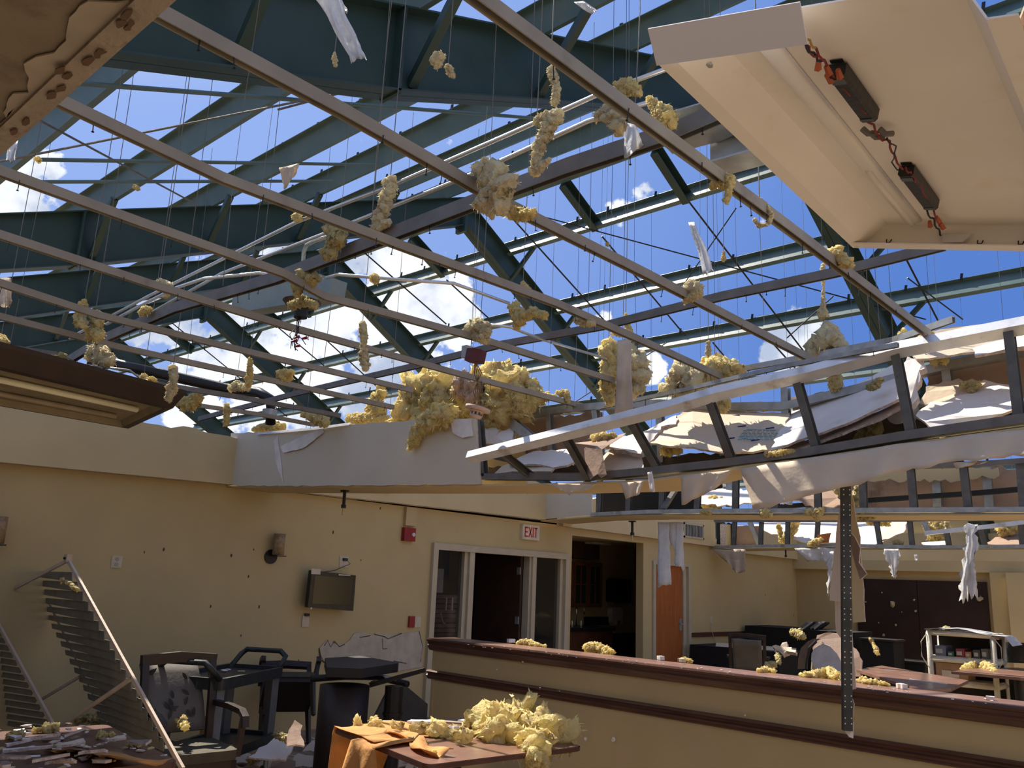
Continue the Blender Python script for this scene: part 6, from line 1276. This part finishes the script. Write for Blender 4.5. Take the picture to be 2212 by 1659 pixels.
MB().slab([oX(x, y, -7.2) for x, y in ((878, 1485), (920, 1520), (918, 1560), (800, 1560), (840, 1480))], .03).build('leaning_board', mat('dark grey panel', (.045, .040, .034), .7), **T('dark grey panel leaning on the wall right of the pedestal table', 'board'))
woolz('yellow wool thread on the dark pedestal table', [(800, 1478, 4), (812, 1476, 5)], .72, seed=250, flaps=1)
MB().slab([oZ(x, y, .78) for x, y in ((828, 1460), (850, 1463), (856, 1468), (838, 1468))], -.01, jag=.004, step=.02).build('paper_scrap', GYP, **T('white scrap on the dark pedestal table', 'scrap'))
# ---- floor debris
random.seed(90)
fd = [(585, 1620, 62, 30, GYP, 'big white drywall sheet standing half up in the floor rubble', .35), (650, 1645, 50, 16, PAPER, 'tan board piece in the rubble in front of the drum', .08), (640, 1590, 26, 34, KRAFT, 'brown stained board leaning beside the dark drum', .5), (700, 1650, 45, 14, GYP, 'white board piece in the rubble by the orange cloth', .06), (560, 1650, 40, 14, PAPER, 'tan board piece at the front of the rubble', .08),
      (715, 1590, 26, 12, GYP, 'pale board fragment between drum and orange cloth', .18), (735, 1600, 22, 8, GYP, 'narrow pale fragment just left of the orange cloth', .2), (680, 1615, 35, 14, PAPER, 'grey tan piece in the middle of the rubble', .12), (610, 1655, 40, 12, KRAFT, 'brown torn piece at the bottom of the photo', .08), (520, 1640, 30, 12, PAPER, 'tan piece under the armchair side', .05), (880, 1650, 46, 10, PAPER, 'tan strip on the floor below the foreground table', .03), (860, 1635, 40, 8, GYP, 'white strip on the floor behind the orange cloth', .03), (600, 1600, 30, 12, GYP, 'white slat shaped fragment above the big white sheet', .3)]
for i, (px, py, l, h, mt, lb, z) in enumerate(fd):
    c = oZ(px, py, z); s = (c-EYE).dot(FWD)/F; L = l*s; H = h*s; o = lthing('rubble_board', lb, 'rubble', (c.x, c.y, 0), YAW+random.uniform(-.3, .3)); tilt = random.uniform(.3, .9) if z > .15 else .15
    MB().slab([(-L*.7, -.05, max(0, z-H*.6)), (L*.7, -.05, max(0, z-H*.6)), (L*.5, .05+H, z+H*.5*tilt+.01), (-L*.2, .05+H*1.2, z+H*tilt+.02)], -.014, jag=.02, step=.05, mi2=1).build('board', [mt, GYPEDGE], o)
m = MB(); n_ = 900
for i in range(n_):
    x = random.uniform(-7.9, -3.2); y = random.uniform(1.0, 5.4); z = .005+random.random()*.05*(1 if x < -5.5 else .4); r = random.uniform(.015, .06); a = random.uniform(0, 6.28); u = Vector((math.cos(a), math.sin(a), random.uniform(-.4, .4)))*r; v = Vector((-math.sin(a), math.cos(a), random.uniform(-.4, .4)))*r*random.uniform(.3, 1)
    c = Vector((x, y, z+.02)); m.slab([c-u-v*.6, c+u-v, c+u*.7+v, c-u*.8+v*.7], .008, mi=random.choice((0, 0, 1, 1, 2, 3)))
m.build('floor_rubble', [GYP, PAPER, KRAFT, WOOL], kind='stuff', **T('litter of broken board, paper and wool bits covering the floor', 'rubble'))
for i, (pp, z, lb) in enumerate((([(600, 1590, 10), (620, 1600, 9)], .45, 'olive wool scrap on top of the big white rubble sheet'), ([(575, 1620, 8), (585, 1630, 8)], .25, 'yellow wool scrap on the face of the white rubble sheet'), ([(540, 1645, 10), (560, 1640, 9)], .1, 'yellow wool at the bottom beside the armchair'), ([(395, 1555, 8), (400, 1575, 8), (385, 1560, 7)], .6, 'glass wool snagged between louvered frame and armchair'), ([(175, 1555, 12), (205, 1558, 12), (230, 1560, 9)], .3, 'yellow wool heap on the floor behind the louvered frame'))): woolz(lb, pp, z, G if i in (0, 4) else None, seed=260+i, flaps=3)
for i, (x0, x1) in enumerate(((430, 465), (474, 500))):
    hang('orange_bag', ('left' if i == 0 else 'right')+' orange cloth hanging behind the armchair arm under the cart', [(x0+5, 1545), (x1-5, 1545)], [(x0, 1600), (x1, 1600)], 4.0, .03, ORCLOTH, 6, 6, cat='cloth', jag=3)
# ---- back room things
def brd(name, label, pts, m, th=.02, cat='board', jag=.01): return board(name, label, pts, th, m, jag, cat=cat)
brd('broken_board', 'crumpled board heap on the pale desk beside the far armchair', [(1668, 1395, 13.3), (1690, 1388, 13.4), (1710, 1398, 13.4), (1718, 1410, 13.3), (1672, 1412, 13.3)], PAPER, .1, 'board', .05)
wd_ = MB(); a = oY(1548, 1400, 13.4); 
dk = thing('desk', 'pale topped desk with a dark base against the left wall beyond the half wall', 'desk', (-7.3, 13.6, 0)); board('x', '', [(1545, 1396, 13.4), (1548, 1388, 13.7), (1720, 1400, 14.2), (1700, 1412, 13.4)], .05, PAPER, .01, parent=dk).name = 'desk_top'; MB().box((-7.9, 13.3, 0), (-6.3, 14.2, .70)).build('base', DARK, dk)
brd('round_board', 'large brown rounded board leaning behind the white board', [(1765, 1372, 10.9), (1790, 1364, 10.9), (1812, 1368, 10.9), (1850, 1402, 10.7), (1862, 1425, 10.6), (1860, 1460, 10.5), (1800, 1455, 10.5), (1760, 1440, 10.6), (1755, 1400, 10.8)], mat('brown round board', (.17, .10, .065), .7), .02)
brd('white_board_piece', 'white rounded board piece standing against the brown board', [(x_, y_, 10.1) for x_, y_ in ((1752, 1425), (1753, 1412), (1758, 1402), (1768, 1395), (1780, 1391), (1793, 1396), (1806, 1410), (1816, 1428), (1826, 1460), (1790, 1460), (1768, 1450), (1757, 1438))], mat('blue white board', (.42, .43, .46), .6), .015, jag=.0)
ch = thing('curved_chair', 'brown banded curved chair back lying beside the white board', 'chair', tuple(oY(1740, 1450, 10.6)))
m = MB()
rows = [[oY(1722+10*t+22*(1-math.cos(s*1.5))-4*t, 1445-55*math.sin(s*1.55), 10.6+.3*t) for s in [j/10 for j in range(11)]] for t in [0, .5, 1]]
m.sheet([[oY(x+dx, y, 10.6) for x, y in ((1723, 1445), (1724, 1425), (1730, 1400), (1745, 1385), (1757, 1380))] for dx in (0, 8, 16)], .03); m.build('back', mat('brown banded leather', (.14, .10, .075), .6), ch)
MB().tube([oY(x+18, y, 10.55) for x, y in ((1723, 1445), (1724, 1425), (1730, 1400), (1745, 1385))], .02, 8).build('trim', BLACK, ch)
MB().tube([oY(x+34, y, 10.5) for x, y in ((1723, 1447), (1724, 1430), (1732, 1403), (1745, 1390))], .03, 8).build('side', mat('tan banding', (.30, .24, .17), .7), ch)
sh = thing('book_ledge', 'dark ledge carrying leaning books in the far left corner', 'shelf', tuple(oY(1740, 1364, 15.8)))
MB().slab([oY(1705, 1360, 15.6), oY(1790, 1363, 15.6), oY(1790, 1360, 16), oY(1705, 1357, 16)], .05).build('ledge', DARK, sh)
MB().box((-7.9, 15.3, 0), (-5.9, 16.3, 1.0)).build('cabinet_body', DARK, sh)
for i in range(6):
    x = 1730+i*8; a, b = oY(x, 1358, 15.6), oY(x+18, 1344+(i % 2), 15.6)
    MB().sweep([a, b], rect(.16, .035), (0, 0, 1)).build('book', [mat('grey book', (.25, .24, .22)), mat('white book', (.5, .48, .44)), mat('black book', (.03, .03, .03))][i % 3], **T(['grey leaning book, leftmost in the row', 'white leaning book, second from the left', 'black leaning book, third from the left', 'grey leaning book, fourth from the left', 'white leaning book, fifth from the left', 'black leaning book at the right end of the row'][i]+' on the far ledge', 'book', 'leaning books on the far ledge'))
woolz('olive wool heap below the leaning books', [(1712, 1368, 8), (1725, 1372, 9), (1735, 1378, 7)], 1.0, G, seed=270)
woolz('wool strip hanging beside the far armchair', [(1680, 1418, 6), (1682, 1432, 6)], .8, G, seed=271)
woolz('wool on the table edge behind the half wall', [(1655, 1440, 6), (1670, 1438, 8)], .8, G, seed=272)
# tables beyond the half wall
def quadtable(label, pp, z, m=TOPLAM):
    q = [oZ(x, y, z) for x, y in pp]; c = sum(q, Vector())/len(q); t = thing('dining_table', label, 'table', (c.x, c.y, 0)); mb = MB(); mb.slab(q, .03)
    mb.build('tabletop', m, t); MB().cyl((c.x, c.y, .03), .05, z-.06).build('pedestal', BLACK, t); b = MB(); b.bar((c.x-.3, c.y, .02), (c.x+.3, c.y, .02), .06, .04); b.bar((c.x, c.y-.3, .02), (c.x, c.y+.3, .02), .06, .04); b.build('base', BLACK, t); return t
quadtable('brown table with sunlit streaks just beyond the half wall, left of the white shelf', [(1850, 1452), (1905, 1443), (2092, 1476), (2055, 1494), (1990, 1497)], .75)
quadtable('brown table with a glass wool pile in front of the white shelf', [(2055, 1456), (2090, 1450), (2212, 1447), (2330, 1452), (2300, 1475), (2205, 1470)], .80)
woolz('glass wool pile on the table in front of the white shelf', [(2085, 1448, 9), (2100, 1442, 13), (2120, 1442, 14), (2135, 1448, 12), (2150, 1454, 7)], .81, seed=273, flaps=3)
for i, (x0, y0, x1, y1) in enumerate(((1965, 1468, 2045, 1478),)):
    a, b = oZ(x0, y0, .78), oZ(x1, y1, .78); MB().bar(a, b, .02, .015).build('white_strip', GYP, **T('narrow white strip lying on the table beyond the half wall', 'strip'))
# pvc shelf
px_ = lambda x, y: oY(x, y, 12.0)
ps = thing('pipe_shelf', 'white plastic pipe shelf with boxes in front of the dark wall board', 'shelf', tuple(px_(2075, 1500)))
PVC = mat('white pipe', (.52, .48, .38), .45)
X0, X1 = px_(2008, 1400).x, px_(2146, 1400).x; Zt = 1.20; dY = .45; r = .033
for yy in (12.0, 12.0+dY):
    for x in (X0, X1): MB().tube([(x, yy, .02), (x, yy, Zt)], r, 10).build('upright', PVC, ps, True)
    for z in (Zt, .88, .60, .12): MB().tube([(X0, yy, z), (X1, yy, z)], r, 10).build('crossbar', PVC, ps, True)
for x in (X0, X1):
    for z in (Zt, .88, .60): MB().tube([(x, 12.0, z), (x, 12.0+dY, z)], r, 10).build('side_bar', PVC, ps, True)
for z in (.91, .63): MB().box((X0, 12.0, z), (X1, 12.0+dY, z+.012)).build('shelf_board', WHITET, ps)
MB().box((X0, 12.40, .1), (X1, 12.44, 1.15)).build('rear_panel', mat('dark cloth', (.02, .018, .015), .9), ps)
rows = [[Vector((X0-.03+(X1-X0+.25)*s, 11.95+dY*1.1*t, Zt+.035+.03*math.sin(s*5)+(-.10 if s > .95 else 0))) for s in [j/12 for j in range(13)]] for t in (0, .5, 1)]
MB().sheet(rows, .004, ripple=.015).build('cover_sheet', mat('grey white sheet', (.42, .42, .42), .7), **T('crumpled white sheet draped on top of the white pipe shelf', 'sheet'))
for x, s in ((X0-.02, -1), (X1+.02, 1)): MB().tube([(x, 11.97, Zt-.02), (x+s*.07, 11.97, Zt-.12), (x+s*.07, 11.97, Zt-.3), (x, 11.97, Zt-.42)], .006, 6).build('cord', PVC, ps)
bxs = [(0.03, .22, .12, 'blue grey', (.13, .14, .19)), (.25, .36, .06, 'green', (.04, .08, .05)), (.40, .55, .10, 'dark red', (.20, .03, .04)), (.56, .66, .07, 'orange and grey', (.30, .16, .08)), (.70, .82, .10, 'black and white', (.06, .06, .05)), (.84, .96, .12, 'dark grey', (.09, .085, .07))]
for a, b, h, nm, col in bxs:
    x0 = X0+.04+(X1-X0-.08)*a; x1 = X0+.04+(X1-X0-.08)*b; t = thing('game_box', nm+' box on the upper board of the white pipe shelf', 'box', ((x0+x1)/2, 12.1, .922)); MB().box((x0, 12.02, .922), (x1, 12.3, .922+h)).build('carton', mat(nm+' carton', col, .6), t); MB().box((x0+.01, 12.015, .922+h*.25), (x0+(x1-x0)*.7, 12.02, .922+h*.7)).build('label_patch', mat('pale patch', (.35, .33, .3), .6), t)
t = thing('cardboard_box', 'brown cardboard box with a white shipping label on the lower shelf board', 'box', (X0+.2, 12.1, .643)); MB().box((X0+.05, 12.03, .643), (X0+.42, 12.35, .84)).build('carton', CARD, t); MB().box((X0+.12, 12.02, .67), (X0+.32, 12.03, .75)).build('shipping_label', WPLATE, t)
t = thing('cardboard_box', 'small cardboard box at the bottom of the white pipe shelf', 'box', (X1-.2, 12.1, .15)); MB().box((X1-.32, 12.03, .15), (X1-.05, 12.35, .36)).build('carton', CARD, t)
woolz('yellow wool tuft on the white pipe shelf top', [(2042, 1358, 5), (2050, 1360, 5)], 1.24, G, seed=274, flaps=1)
# monitor and dark cabinet at the right edge
mo = thing('monitor', 'dark flat monitor on a cabinet right of the white pipe shelf', 'monitor', tuple(oY(2190, 1425, 12.6)))
MB().slab([oY(2157, 1386, 12.6), oY(2300, 1392, 12.6), oY(2300, 1436, 12.6), oY(2157, 1430, 12.6)], .05).build('panel', GLASS, mo); MB().box((oY(2150, 1400, 12.6).x, 12.6, .0), (oY(2320, 1400, 12.6).x, 13.0, .72)).build('cabinet', DARK, mo)
# dark benches / clutter in front of the wall board
for i, (x0, x1, y, z, lb) in enumerate(((1862, 1930, 15.2, .9, 'dark shelf unit behind the dangling stud'), (1930, 1995, 15.8, .55, 'low dark bench in front of the wall board'))):
    a, b = oY(x0, 1400, y), oY(x1, 1400, y); t = thing('dark_cabinet', lb, 'cabinet', ((a.x+b.x)/2, y, 0))
    MB().box((a.x, y, 0), (b.x, y+.5, z)).build('body', DARK, t); MB().box((a.x-.04, y-.03, z), (b.x+.04, y+.5, z+.03)).build('top', DKT, t)
for i, (px, py, r) in enumerate(((1928, 1305, .07), (1975, 1296, .035), (1978, 1320, .035), (2117, 1293, .07), (1905, 1280, .02), (1935, 1350, .03), (1909, 1372, .04), (1898, 1345, .02), (2002, 1395, .02), (1948, 1322, .015), (1870, 1300, .02))):
    c = oY(px, py, YF-.07); wool_mesh([(c, r*.55)], 300+i, 2, .9, strands=6, sub=2).build('wool_fleck', WOOLP, smooth=True, **T(['largest pale wool fleck on the left half of the dark wall board', 'small wool fleck on the middle of the dark board, upper one', 'small wool fleck on the middle of the dark board, lower one', 'big wool fleck near the upper right corner of the dark board', 'tiny wool fleck at the upper left of the dark board', 'wool fleck low on the left half of the dark board', 'curled wool fleck low at the left edge of the dark board', 'tiny wool fleck just above the curled one on the dark board', 'tiny wool fleck beside the white pipe shelf on the dark board', 'tiny wool fleck between the two middle ones of the dark board', 'tiny wool fleck by the left edge of the dark board'][i], 'insulation', 'wool flecks on the dark wall board'))
wm_ = woolz('yellow wool thread dangling on the dark shelf unit', [(1880, 1382, 4), (1888, 1395, 5), (1895, 1412, 5)], .9, seed=280, flaps=1)
# small outlet with cord on the far part of the left wall
a = oX(1533, 1332, XW); t = thing('outlet_plate', 'small outlet with a hanging cord right of the orange door', 'outlet', (XW, a.y, a.z)); MB().box((XW+.0005, a.y, a.z-.11), (XW+.01, a.y+.08, a.z)).build('plate', WPLATE, t); MB().tube([(XW+.02, a.y+.04, a.z-.05), (XW+.03, a.y+.02, a.z-.25), (XW+.03, a.y+.15, a.z-.45), (XW+.03, a.y+.3, a.z-.65)], .006, 5).build('cord', WPLATE, t)

random.seed(55); m = MB()
for i in range(150):
    u, v = random.random(), random.random(); c = lq[1].lerp(lq[0], u).lerp(lq[2].lerp(lq[3], u), v)+Vector((0, 0, .008+random.random()*.02)); r_ = random.uniform(.006, .03); a = random.uniform(0, 6.28); p = Vector((math.cos(a), math.sin(a), random.uniform(-.2, .2)))*r_; q_ = Vector((-math.sin(a), math.cos(a), random.uniform(-.2, .2)))*r_*random.uniform(.3, .8)
    m.slab([c-p-q_*.6, c+p-q_, c+p*.7+q_, c-p*.8+q_*.7], .005, mi=random.choice((0, 0, 1, 2, 3)))
m.build('table_litter', [GYP, PAPER, KRAFT, WOOL], kind='stuff', **T('small bits of board and paper littering the lower left table', 'litter'))
